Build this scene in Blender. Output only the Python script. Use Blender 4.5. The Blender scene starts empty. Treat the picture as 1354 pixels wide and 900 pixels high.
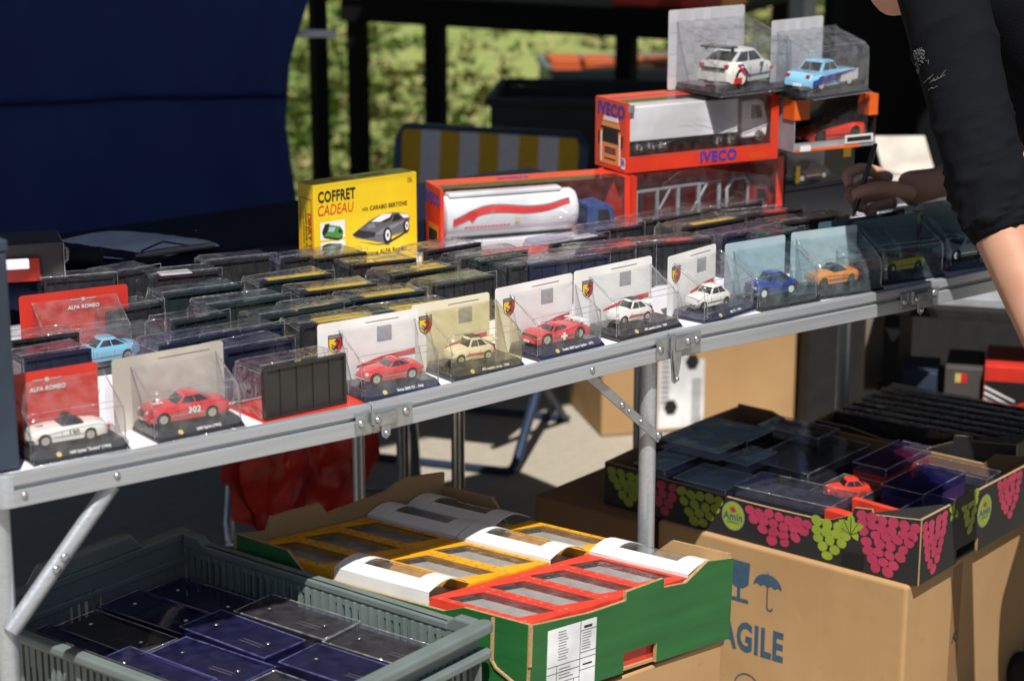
import bpy, bmesh, math, random
from math import radians as R, sin, cos, pi
from mathutils import Vector, Matrix, Euler
random.seed(7)
scene = bpy.context.scene
COL = scene.collection
# ---------------------------------------------------------------- camera
CAM = Vector((-.8914, -2.0777, 1.4572)); YAW, PIT, F = .66062, .26411, 2750.0
FW = Vector((sin(YAW)*cos(PIT), cos(YAW)*cos(PIT), -sin(PIT)))
RT = Vector((cos(YAW), -sin(YAW), 0)); UP = RT.cross(FW)
cd = bpy.data.cameras.new('camera'); cam = bpy.data.objects.new('camera', cd); COL.objects.link(cam)
cam.location = CAM; cam.rotation_euler = (pi/2-PIT, 0, -YAW)
cd.sensor_width = 36; cd.lens = F/1354*36; cd.clip_start = .05; cd.clip_end = 500
cd.dof.use_dof = True; cd.dof.focus_distance = 2.86; cd.dof.aperture_fstop = 4.5
scene.camera = cam
# ---------------------------------------------------------------- light
SUN_EL, SUN_AZ = R(57.5), R(33)          # sun stands behind the camera, to its left
w = bpy.data.worlds.new('World'); scene.world = w; w.use_nodes = True
nt = w.node_tree; sky = nt.nodes.new('ShaderNodeTexSky'); sky.sky_type = 'NISHITA'; sky.sun_disc = False
sky.sun_elevation = SUN_EL; sky.sun_rotation = pi + SUN_AZ
nt.links.new(sky.outputs[0], nt.nodes['Background'].inputs[0]); nt.nodes['Background'].inputs[1].default_value = .05
ld = bpy.data.lights.new('sun', 'SUN'); ld.energy = 5.0; ld.angle = R(.53); ld.color = (1, .95, .87)
sun = bpy.data.objects.new('sun', ld); COL.objects.link(sun)
sdir = Vector((sin(SUN_AZ)*cos(SUN_EL), cos(SUN_AZ)*cos(SUN_EL), -sin(SUN_EL)))
sun.rotation_euler = sdir.to_track_quat('-Z', 'Y').to_euler(); sun.location = (-4, -6, 9)
scene.view_settings.view_transform = 'Standard'; scene.view_settings.look = 'None'
scene.view_settings.exposure = .36; scene.view_settings.gamma = 1
cy = scene.cycles
cy.max_bounces = 10; cy.diffuse_bounces = 2; cy.glossy_bounces = 3; cy.transparent_max_bounces = 48
cy.caustics_reflective = False; cy.caustics_refractive = False; cy.use_denoising = True
cy.sample_clamp_indirect = 4
# ---------------------------------------------------------------- helpers
def at(px, py, z):
    d = FW + RT*((px-677)/F) + UP*((450-py)/F)
    return CAM + d*((z-CAM.z)/d.z)
def atd(px, py, depth):
    return CAM + (FW + RT*((px-677)/F) + UP*((450-py)/F))*depth
TZ = [(-1, .003), (0, .003), (.5, -.0045), (1.0, .007), (1.5, -.001), (2.0, -.001), (9, -.001)]
def interp(tab, x):
    for (a, u), (b, v) in zip(tab, tab[1:]):
        if x <= b: return u + (v-u)*max(0, (x-a))/(b-a)
    return tab[-1][1]
def tz(x): return .70 + interp(TZ, x)
def T(px, py, h=0):                      # a point h above the table top (its panels sag a little)
    z = .7
    for _ in range(4): p = at(px, py, z+h); z = tz(p.x)
    return at(px, py, z+h)
def link(o, parent=None):
    COL.objects.link(o)
    if parent: o.parent = parent
    return o
def tag(o, label=None, cat=None, group=None, kind=None):
    if label: o['label'] = label
    if cat: o['category'] = cat
    if group: o['group'] = group
    if kind: o['kind'] = kind
    return o
def thing(name, label, cat, loc=(0, 0, 0), rz=0, group=None, rx=0):
    o = bpy.data.objects.new(name, None); link(o); o.location = loc; o.rotation_euler = (rx, 0, rz)
    o.empty_display_size = .05
    return tag(o, label, cat, group)
def copy_tree(o, parent=None):
    c = o.copy(); link(c, parent)
    for ch in o.children: copy_tree(ch, c)
    return c
class MB:
    def __init__(s): s.v, s.f, s.m, s.T, s.k = [], [], [], Matrix(), 0
    def add(s, vs, fs, mi=None):
        o = len(s.v); mi = s.k if mi is None else mi
        s.v += [s.T @ Vector(p) for p in vs]; s.f += [[i+o for i in f] for f in fs]; s.m += [mi]*len(fs)
        return s
    def box(s, x0, y0, z0, x1, y1, z1, mi=None):
        return s.add([(x0,y0,z0),(x1,y0,z0),(x1,y1,z0),(x0,y1,z0),(x0,y0,z1),(x1,y0,z1),(x1,y1,z1),(x0,y1,z1)],
                     [(0,3,2,1),(4,5,6,7),(0,1,5,4),(1,2,6,5),(2,3,7,6),(3,0,4,7)], mi)
    def prism(s, poly, a, b, axis='y', mi=None, caps=True):
        def P(u, w, t): return {'y': (u, t, w), 'x': (t, u, w), 'z': (u, w, t)}[axis]
        n = len(poly); vs = [P(u, w, a) for u, w in poly] + [P(u, w, b) for u, w in poly]
        fs = [(i, (i+1) % n, n+(i+1) % n, n+i) for i in range(n)]
        if caps: fs += [tuple(range(n-1, -1, -1)), tuple(range(n, 2*n))]
        return s.add(vs, fs, mi)
    def tube(s, pts, r, n=8, mi=None, cap=True, flat=1):
        pts = [Vector(p) for p in pts]; rs = r if isinstance(r, (list, tuple)) else [r]*len(pts)
        rings = []; prev = None
        for i, p in enumerate(pts):
            d = (pts[min(i+1, len(pts)-1)] - pts[max(i-1, 0)]).normalized()
            a = prev - d*prev.dot(d) if prev else d.orthogonal()
            if not prev and abs(d.z) < .9: a = Vector((0, 0, 1)) - d*d.z
            a.normalize(); prev = a; b = d.cross(a)
            rings.append([p + a*rs[i]*cos(2*pi*k/n) + b*rs[i]*flat*sin(2*pi*k/n) for k in range(n)])
        return s.loft(rings, True, cap, cap, mi)
    def loft(s, rings, closed=True, c0=False, c1=False, mi=None):
        n = len(rings[0]); vs = [p for r in rings for p in r]; fs = []
        for i in range(len(rings)-1):
            for k in range(n if closed else n-1):
                k2 = (k+1) % n; fs.append((i*n+k, i*n+k2, (i+1)*n+k2, (i+1)*n+k))
        if c0: fs.append(tuple(range(n-1, -1, -1)))
        if c1: fs.append(tuple((len(rings)-1)*n+k for k in range(n)))
        return s.add(vs, fs, mi)
    def disc(s, c, ax, r, h, n=12, mi=None, r2=None):
        c = Vector(c); d = Vector(ax).normalized()
        return s.tube([c, c+d*h], [r, r if r2 is None else r2], n, mi)
    def quad(s, a, b, c, d, mi=None): return s.add([a, b, c, d], [(0, 1, 2, 3)], mi)
    def build(s, name, mats, parent=None, smooth=None, bev=0, seg=2, loc=None, rot=None, fixn=True, sub=0):
        me = bpy.data.meshes.new(name); me.from_pydata([tuple(p) for p in s.v], [], s.f)
        if fixn:
            bm = bmesh.new(); bm.from_mesh(me); bmesh.ops.recalc_face_normals(bm, faces=bm.faces); bm.to_mesh(me); bm.free()
        for m in (mats if isinstance(mats, (list, tuple)) else [mats]): me.materials.append(m)
        if any(s.m): me.polygons.foreach_set('material_index', s.m)
        if smooth:
            me.polygons.foreach_set('use_smooth', [True]*len(me.polygons)); me.set_sharp_from_angle(angle=R(smooth))
        o = bpy.data.objects.new(name, me); link(o, parent)
        if loc: o.location = loc
        if rot: o.rotation_euler = rot
        if bev:
            b = o.modifiers.new('bevel', 'BEVEL'); b.width = bev; b.segments = seg; b.limit_method = 'ANGLE'; b.angle_limit = R(35)
            b.harden_normals = False
        if sub:
            b = o.modifiers.new('sub', 'SUBSURF'); b.levels = b.render_levels = sub
        return o
def rect(x0, y0, x1, y1, r=0, n=3):
    if not r: return [(x0, y0), (x1, y0), (x1, y1), (x0, y1)]
    o = []
    for cx, cy_, a in ((x1-r, y0+r, -90), (x1-r, y1-r, 0), (x0+r, y1-r, 90), (x0+r, y0+r, 180)):
        o += [(cx+r*cos(R(a+90*k/n)), cy_+r*sin(R(a+90*k/n))) for k in range(n+1)]
    return o
# ---------------------------------------------------------------- materials
def nodes(name):
    m = bpy.data.materials.new(name); m.use_nodes = True; t = m.node_tree
    return m, t, t.nodes, t.links
def mat(name, col, rough=.5, metal=0, col2=None, vs=25, amt=.5, bump=0, bs=150, coat=0, spec=.5, stretch=None, rvar=0, sss=0, detail=4):
    m, t, N, L = nodes(name); p = N['Principled BSDF']
    p.inputs['Base Color'].default_value = (*col, 1); p.inputs['Roughness'].default_value = rough
    p.inputs['Metallic'].default_value = metal; p.inputs['Specular IOR Level'].default_value = spec
    p.inputs['Coat Weight'].default_value = coat; p.inputs['Coat Roughness'].default_value = .06
    if sss: p.inputs['Subsurface Weight'].default_value = sss; p.inputs['Subsurface Radius'].default_value = (.01, .004, .002)
    tc = N.new('ShaderNodeTexCoord'); mp = N.new('ShaderNodeMapping'); L.new(tc.outputs['Object'], mp.inputs[0])
    if stretch: mp.inputs['Scale'].default_value = stretch
    if col2 is None: col2 = tuple(c*.72 for c in col) if amt else col
    ns = N.new('ShaderNodeTexNoise'); ns.inputs['Scale'].default_value = vs; ns.inputs['Detail'].default_value = detail
    L.new(mp.outputs[0], ns.inputs['Vector'])
    cr = N.new('ShaderNodeValToRGB'); cr.color_ramp.elements[0].position = .5-.35*amt; cr.color_ramp.elements[1].position = .5+.45*amt
    cr.color_ramp.elements[0].color = (*col2, 1); cr.color_ramp.elements[1].color = (*col, 1)
    L.new(ns.outputs['Fac'], cr.inputs[0]); L.new(cr.outputs[0], p.inputs['Base Color'])
    if rvar:
        mr = N.new('ShaderNodeMapRange'); mr.inputs['To Min'].default_value = max(.02, rough-rvar); mr.inputs['To Max'].default_value = rough+rvar
        L.new(ns.outputs['Fac'], mr.inputs[0]); L.new(mr.outputs[0], p.inputs['Roughness'])
    if bump:
        n2 = N.new('ShaderNodeTexNoise'); n2.inputs['Scale'].default_value = bs; n2.inputs['Detail'].default_value = 5; L.new(mp.outputs[0], n2.inputs['Vector'])
        b = N.new('ShaderNodeBump'); b.inputs['Strength'].default_value = bump; b.inputs['Distance'].default_value = .002
        L.new(n2.outputs['Fac'], b.inputs['Height']); L.new(b.outputs[0], p.inputs['Normal'])
    return m
def clear(name, tint=(.93, .94, .95), rough=.1, film=(.8, .82, .85), haze=.05, refl=1.0, bump=.25, bs=35, f0=.065):
    """thin clear plastic sheet: see-through, Schlick reflection on a crinkled normal, a little dust"""
    m, t, N, L = nodes(name); N.remove(N['Principled BSDF']); out = N['Material Output']
    tr = N.new('ShaderNodeBsdfTransparent'); tr.inputs[0].default_value = (*tint, 1)
    gl = N.new('ShaderNodeBsdfGlossy'); gl.inputs['Roughness'].default_value = rough
    df = N.new('ShaderNodeBsdfDiffuse'); df.inputs[0].default_value = (*film, 1)
    lw = N.new('ShaderNodeLayerWeight'); lw.inputs[0].default_value = .5
    pw = N.new('ShaderNodeMath'); pw.operation = 'POWER'; pw.inputs[1].default_value = 4.5
    ml = N.new('ShaderNodeMath'); ml.operation = 'MULTIPLY_ADD'; ml.inputs[1].default_value = .8*refl; ml.inputs[2].default_value = f0*refl
    tc = N.new('ShaderNodeTexCoord'); ns = N.new('ShaderNodeTexNoise'); ns.inputs['Scale'].default_value = bs; ns.inputs['Detail'].default_value = 3
    ns.inputs['Distortion'].default_value = .6
    b = N.new('ShaderNodeBump'); b.inputs['Strength'].default_value = bump; b.inputs['Distance'].default_value = .006
    L.new(tc.outputs['Object'], ns.inputs['Vector']); L.new(ns.outputs['Fac'], b.inputs['Height'])
    L.new(b.outputs[0], gl.inputs['Normal']); L.new(b.outputs[0], lw.inputs['Normal'])
    L.new(lw.outputs['Facing'], pw.inputs[0]); L.new(pw.outputs[0], ml.inputs[0])
    m1 = N.new('ShaderNodeMixShader'); n2 = N.new('ShaderNodeTexNoise'); n2.inputs['Scale'].default_value = 60; n2.inputs['Detail'].default_value = 6
    L.new(tc.outputs['Object'], n2.inputs['Vector'])
    h = N.new('ShaderNodeMapRange'); h.inputs['From Min'].default_value = .35; h.inputs['From Max'].default_value = .75
    h.inputs['To Min'].default_value = haze*.3; h.inputs['To Max'].default_value = haze*1.6
    L.new(n2.outputs['Fac'], h.inputs[0]); L.new(h.outputs[0], m1.inputs[0]); L.new(tr.outputs[0], m1.inputs[1]); L.new(df.outputs[0], m1.inputs[2])
    m2 = N.new('ShaderNodeMixShader'); L.new(ml.outputs[0], m2.inputs[0]); L.new(m1.outputs[0], m2.inputs[1]); L.new(gl.outputs[0], m2.inputs[2])
    L.new(m2.outputs[0], out.inputs[0])
    return m
M = {}
def mk(n, *a, **k): M[n] = mat(n, *a, **k)
mk('alu', (.55, .59, .63), .36, .55, vs=9, amt=1, col2=(.37, .40, .44), stretch=(.5, 30, 30), rvar=.12, bump=.10, bs=14, detail=9)
mk('zinc', (.50, .53, .55), .32, .8, vs=70, amt=.8, col2=(.30, .33, .35), rvar=.1)
mk('steel', (.62, .64, .66), .25, .85, vs=30, amt=.5)
mk('white_top', (.78, .76, .82), .42, vs=15, amt=.3, col2=(.72, .70, .77))
mk('black', (.012, .013, .016), .28, vs=40, col2=(.02, .021, .024), coat=.3)
mk('black_matt', (.010, .010, .011), .75, vs=40, col2=(.016, .016, .016), bump=.1, spec=.3)
mk('base_black', (.010, .011, .013), .22, vs=60, col2=(.03, .03, .034), coat=.5, rvar=.08)
mk('base_blue', (.010, .014, .036), .2, vs=60, col2=(.018, .022, .045), coat=.5)
mk('base_smoke', (.015, .0145, .0145), .34, vs=22, amt=1, col2=(.034, .031, .029), rvar=.16, detail=9)
mk('base_case', (.008, .009, .026), .3, vs=50, col2=(.014, .014, .03), coat=.3)
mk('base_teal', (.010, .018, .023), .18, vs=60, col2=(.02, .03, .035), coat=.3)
mk('chrome', (.8, .8, .8), .08, 1, amt=0)
mk('tyre', (.012, .012, .012), .7, amt=0)
mk('glass_dark', (.012, .014, .018), .06, coat=.6, amt=0)
mk('card_white', (.87, .865, .855), .5, vs=12, amt=.4, col2=(.72, .71, .70))
mk('card_back', (.50, .46, .40), .6, vs=12, amt=.3)
mk('card_cream', (.66, .60, .40), .5, vs=9, amt=.6, col2=(.75, .72, .62))
mk('card_grey', (.56, .52, .46), .5, vs=12, amt=.3)
mk('card_red', (.62, .035, .022), .38, vs=20, amt=.4, col2=(.5, .03, .02))
mk('card_yellow', (.70, .46, .02), .45, vs=20, amt=.4)
mk('card_dark', (.03, .035, .05), .5)
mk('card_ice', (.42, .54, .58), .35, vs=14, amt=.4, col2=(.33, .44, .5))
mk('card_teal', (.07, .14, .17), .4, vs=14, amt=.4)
mk('ink_black', (.01, .01, .01), .5, amt=0)
mk('ink_white', (.75, .75, .75), .5, amt=0)
mk('ink_red', (.55, .02, .015), .5, amt=0)
mk('ink_blue', (.03, .04, .30), .5, amt=0)
mk('ink_navy', (.012, .06, .14), .7, vs=90, amt=1, col2=(.055, .095, .13), detail=10)
mk('photo_grey', (.42, .42, .45), .5, vs=60, amt=1, col2=(.2, .2, .23))
mk('ink_grey', (.22, .22, .24), .5, vs=40, amt=.4)
mk('card_flag', (.55, .55, .58), .45, vs=20, amt=.5, col2=(.44, .44, .48))
mk('flag_grey', (.38, .38, .42), .45, vs=25, amt=.8, col2=(.5, .5, .53))
mk('ink_yellow', (.8, .5, .02), .5, amt=0)
mk('ink_gold', (.55, .42, .12), .4, amt=0)
mk('box_yellow', (.80, .56, .015), .38, vs=14, amt=.25, col2=(.76, .52, .012), coat=.25)
mk('box_red', (.66, .045, .018), .36, vs=14, amt=.3, col2=(.58, .035, .015), coat=.2)
mk('orange_dull', (.50, .095, .02), .5, vs=14, amt=.6)
mk('box_orange', (.85, .13, .012), .4, vs=14, amt=.3, coat=.2)
mk('cardboard', (.42, .265, .13), .8, vs=5, amt=.9, col2=(.345, .21, .10), bump=.35, bs=9, stretch=(1.5, 1.5, .5), detail=9)
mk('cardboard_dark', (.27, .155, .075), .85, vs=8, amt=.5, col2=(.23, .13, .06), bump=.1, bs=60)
mk('card_edge', (.50, .34, .17), .85, vs=300, amt=.9, col2=(.22, .13, .06))
mk('green_print', (.016, .135, .030), .5, vs=7, amt=.9, col2=(.008, .075, .018), stretch=(1, 1, 7), bump=.08, bs=60)
mk('tray_black', (.018, .018, .019), .6, vs=8, amt=.5, bump=.1, bs=60)
mk('grape_pink', (.45, .045, .10), .55, vs=30, amt=.6, col2=(.34, .03, .075))
mk('grape_green', (.28, .36, .035), .55, vs=30, amt=.6, col2=(.2, .28, .025))
mk('crate_grey', (.155, .19, .187), .42, vs=18, amt=.8, col2=(.11, .14, .137), bump=.05, bs=300)
mk('sticker', (.74, .76, .79), .45, vs=10, amt=.2)
mk('yellow_pack', (.80, .36, .008), .45, vs=20, amt=.3)
mk('red_pack', (.72, .055, .03), .45, vs=20, amt=.3)
mk('white_pack', (.72, .72, .70), .5, vs=16, amt=.35, col2=(.6, .61, .6))
mk('grey_inner', (.50, .50, .48), .35, vs=18, amt=.6, col2=(.30, .30, .29))
mk('navy_cloth', (.013, .038, .19), .85, vs=4, amt=.6, col2=(.009, .027, .14), bump=.15, bs=8)
mk('black_cloth', (.007, .007, .008), .9, vs=5, amt=.5, bump=.1, bs=30, spec=.2)
mk('canopy_cloth', (.012, .022, .07), .8, vs=3, amt=.3)
mk('post_black', (.004, .004, .0045), .7, amt=0, spec=.12)
mk('red_bag', (.78, .035, .022), .42, vs=16, amt=.6, col2=(.26, .01, .008), bump=.5, bs=22)
mk('table_cloth', (.007, .010, .032), .85, vs=4, amt=.5, bump=.15, bs=8, spec=.2)  # navy cloth darkened in its colour, standing in for shade on the rear table
mk('storage', (.075, .065, .065), .55, vs=15, amt=.5)
mk('paper', (.74, .76, .86), .6, vs=8, amt=.2)  # white paper with the blue of skylit shade put into its colour
mk('cloth_yellow', (.62, .36, .015), .8, vs=200, amt=.5)
mk('cloth_white', (.62, .63, .66), .8, vs=200, amt=.5)
mk('blue_metal', (.03, .05, .10), .3, .4)
mk('faint_ink', (.10, .10, .12), .6, amt=0)
mk('print_grey', (.30, .31, .34), .8, vs=300, amt=1, col2=(.06, .06, .07))
mk('asphalt', (.38, .34, .28), .9, vs=40, amt=.9, col2=(.28, .25, .205), bump=.5, bs=220, detail=8)
mk('soil', (.22, .24, .08), .95, vs=1.5, amt=.8, col2=(.14, .20, .05), bump=.3, bs=30, detail=12)
mk('grass_a', (.20, .28, .055), .7, vs=1.8, amt=.8, col2=(.11, .20, .035), detail=4)
mk('grass_b', (.40, .33, .16), .7, vs=1.8, amt=.8, col2=(.25, .23, .08), detail=4)
mk('skin', (.52, .29, .20), .5, vs=20, amt=.5, col2=(.45, .23, .155), bump=.12, bs=90, sss=.1)
mk('hair', (.03, .02, .015), .6, vs=80, bump=.5)
mk('sweat', (.0055, .0062, .0092), .9, vs=9, amt=.6, col2=(.005, .0058, .009), bump=.3, bs=260, spec=.12)
mk('jeans', (.02, .03, .06), .85, vs=30, bump=.2)
mk('dark_box', (.02, .021, .026), .5, vs=20, amt=.6)
mk('slate_box', (.028, .045, .075), .5, vs=10, amt=.3)
mk('purple_box', (.06, .03, .12), .35, vs=20, amt=.5)
mk('truck_blue', (.03, .07, .22), .3, coat=.4, amt=0)
mk('truck_white', (.82, .83, .88), .32, coat=.4, vs=5, amt=.15)
mk('grey_plastic', (.33, .35, .38), .4, vs=20, amt=.3)
mk('beige_panel', (.22, .17, .13), .8, vs=5, amt=.4)
def cardboard(name, c1, c2):
    """kraft board: cloudy tone, fine flute lines, dents and a few scuffs"""
    m, t, N, L = nodes(name); p = N['Principled BSDF']; p.inputs['Roughness'].default_value = .82; p.inputs['Specular IOR Level'].default_value = .25
    tc = N.new('ShaderNodeTexCoord'); g = tc.outputs['Object']
    def nz(sc, de, st=(1, 1, 1)):
        mp = N.new('ShaderNodeMapping'); mp.inputs['Scale'].default_value = st; L.new(g, mp.inputs[0]); n = N.new('ShaderNodeTexNoise'); n.inputs['Scale'].default_value = sc; n.inputs['Detail'].default_value = de; L.new(mp.outputs[0], n.inputs['Vector']); return n.outputs['Fac']
    def ramp(f, a, b_, ca, cb):
        r = N.new('ShaderNodeValToRGB'); r.color_ramp.elements[0].position = a; r.color_ramp.elements[1].position = b_; r.color_ramp.elements[0].color = (*ca, 1); r.color_ramp.elements[1].color = (*cb, 1); L.new(f, r.inputs[0]); return r.outputs[0]
    def mul(a, b_):
        x = N.new('ShaderNodeMixRGB'); x.blend_type = 'MULTIPLY'; x.inputs[0].default_value = 1; L.new(a, x.inputs[1]); L.new(b_, x.inputs[2]); return x.outputs[0]
    base = ramp(nz(4, 8), .3, .7, c2, c1); fl = ramp(nz(160, 2, (1, 1, .02)), .3, .7, (.975, .975, .975), (1, 1, 1)); sc_ = ramp(nz(26, 6, (1, 1, 2.5)), .66, .72, (1, 1, 1), (.90, .89, .87)); sp = ramp(nz(14, 3), .24, .32, (1.18, 1.16, 1.12), (1, 1, 1))
    L.new(mul(mul(mul(base, fl), sc_), sp), p.inputs['Base Color'])
    b1 = N.new('ShaderNodeBump'); b1.inputs['Strength'].default_value = .5; b1.inputs['Distance'].default_value = .006; L.new(nz(7, 3), b1.inputs['Height'])
    b2 = N.new('ShaderNodeBump'); b2.inputs['Strength'].default_value = .10; b2.inputs['Distance'].default_value = .001; L.new(nz(160, 2, (1, 1, .02)), b2.inputs['Height']); L.new(b1.outputs[0], b2.inputs['Normal']); L.new(b2.outputs[0], p.inputs['Normal'])
    return m
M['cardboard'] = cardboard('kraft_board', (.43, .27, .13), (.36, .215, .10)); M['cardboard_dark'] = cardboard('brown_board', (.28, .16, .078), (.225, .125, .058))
PAINT = dict(white=(.74, .73, .69), ivory=(.74, .70, .58), red=(.55, .018, .022), blue=(.016, .035, .22), orange=(.72, .21, .02), yellow=(.66, .50, .03),
             sky=(.22, .55, .78), ltblue=(.25, .56, .80), silver=(.45, .48, .52), maroon=(.20, .015, .02), hotred=(.62, .04, .02), navy=(.03, .05, .14), green=(.07, .26, .05), graphite=(.10, .10, .11))
for n_, c_ in PAINT.items(): mk('paint_'+n_, c_, .25, coat=.7, vs=200, amt=0)
mk('roof_black', (.012, .012, .013), .55, amt=0)
mk('lamp_glass', (.7, .72, .75), .08, .3, amt=0)
mk('lamp_red', (.5, .02, .02), .2, amt=0)
M['clear'] = clear('clear_blister', (.95, .955, .965), .07, haze=.06, bump=.55, bs=30)
M['clear_top'] = clear('dusty_clear_top', (.93, .935, .95), .06, haze=.05, bump=.8, bs=42, f0=.07)
M['clear_edge'] = clear('blister_fold', (.74, .75, .77), .09, haze=.28, bump=.8, bs=120, f0=.4)
M['case_dark'] = clear('smoky_case', (.30, .30, .34), .05, film=(.06, .06, .075), haze=.10, bump=.08, bs=14, f0=.05, refl=.55)
M['clear_old'] = clear('yellowed_blister', (.90, .87, .74), .12, film=(.75, .68, .45), haze=.10, bump=.4, bs=26)
M['clear_ice'] = clear('icy_blister', (.86, .92, .94), .10, film=(.5, .65, .7), haze=.08, bump=.35, bs=26)
M['clear_dusty'] = clear('dusty_blister', (.87, .88, .90), .09, film=(.6, .61, .66), haze=.09, bump=.55, bs=34)
M['clear_violet'] = clear('violet_blister', (.84, .84, .92), .08, film=(.4, .41, .6), haze=.09, bump=.5, bs=34)
M['edge_violet'] = clear('case_rim', (.45, .46, .8), .1, film=(.22, .23, .55), haze=.35, bump=.1, bs=20, f0=.2)
M['pane'] = clear('window_film', (.96, .96, .965), .06, haze=.03, bump=.18, bs=12, f0=.045)
M['case_blue'] = clear('blue_clear_case', (.60, .61, .86), .05, film=(.10, .11, .34), haze=.07, bump=.04, bs=14, f0=.06)
M['case_clear'] = clear('clear_case', (.82, .82, .88), .05, film=(.3, .3, .4), haze=.05, bump=.10, bs=22, f0=.05, refl=.6)
# ---------------------------------------------------------------- lettering
FRONT = (pi/2, 0, 0); LEFT = (pi/2, 0, -pi/2); TOPF = (0, 0, 0)
_tc = {}
def text(s, size, m, parent, loc, rot=FRONT, sx=1.0, shear=0.0, bold=0.0, align='CENTER', name='lettering'):
    key = (s, size, sx, shear, bold, align, m.name)
    if key not in _tc:
        cu = bpy.data.curves.new('lettering', 'FONT'); cu.body = s; cu.size = size; cu.shear = shear; cu.offset = bold*size
        cu.align_x = align; cu.align_y = 'CENTER'; cu.extrude = .00008; cu.resolution_u = 3; cu.space_character = 1+bold*2.2
        o = bpy.data.objects.new('tmp', cu); me = bpy.data.meshes.new_from_object(o); bpy.data.objects.remove(o)
        for v in me.vertices: v.co.x *= sx
        me.materials.clear(); me.materials.append(m); me.name = name; _tc[key] = me
    o = bpy.data.objects.new(name, _tc[key]); link(o, parent); o.location = loc; o.rotation_euler = rot
    return o
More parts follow.
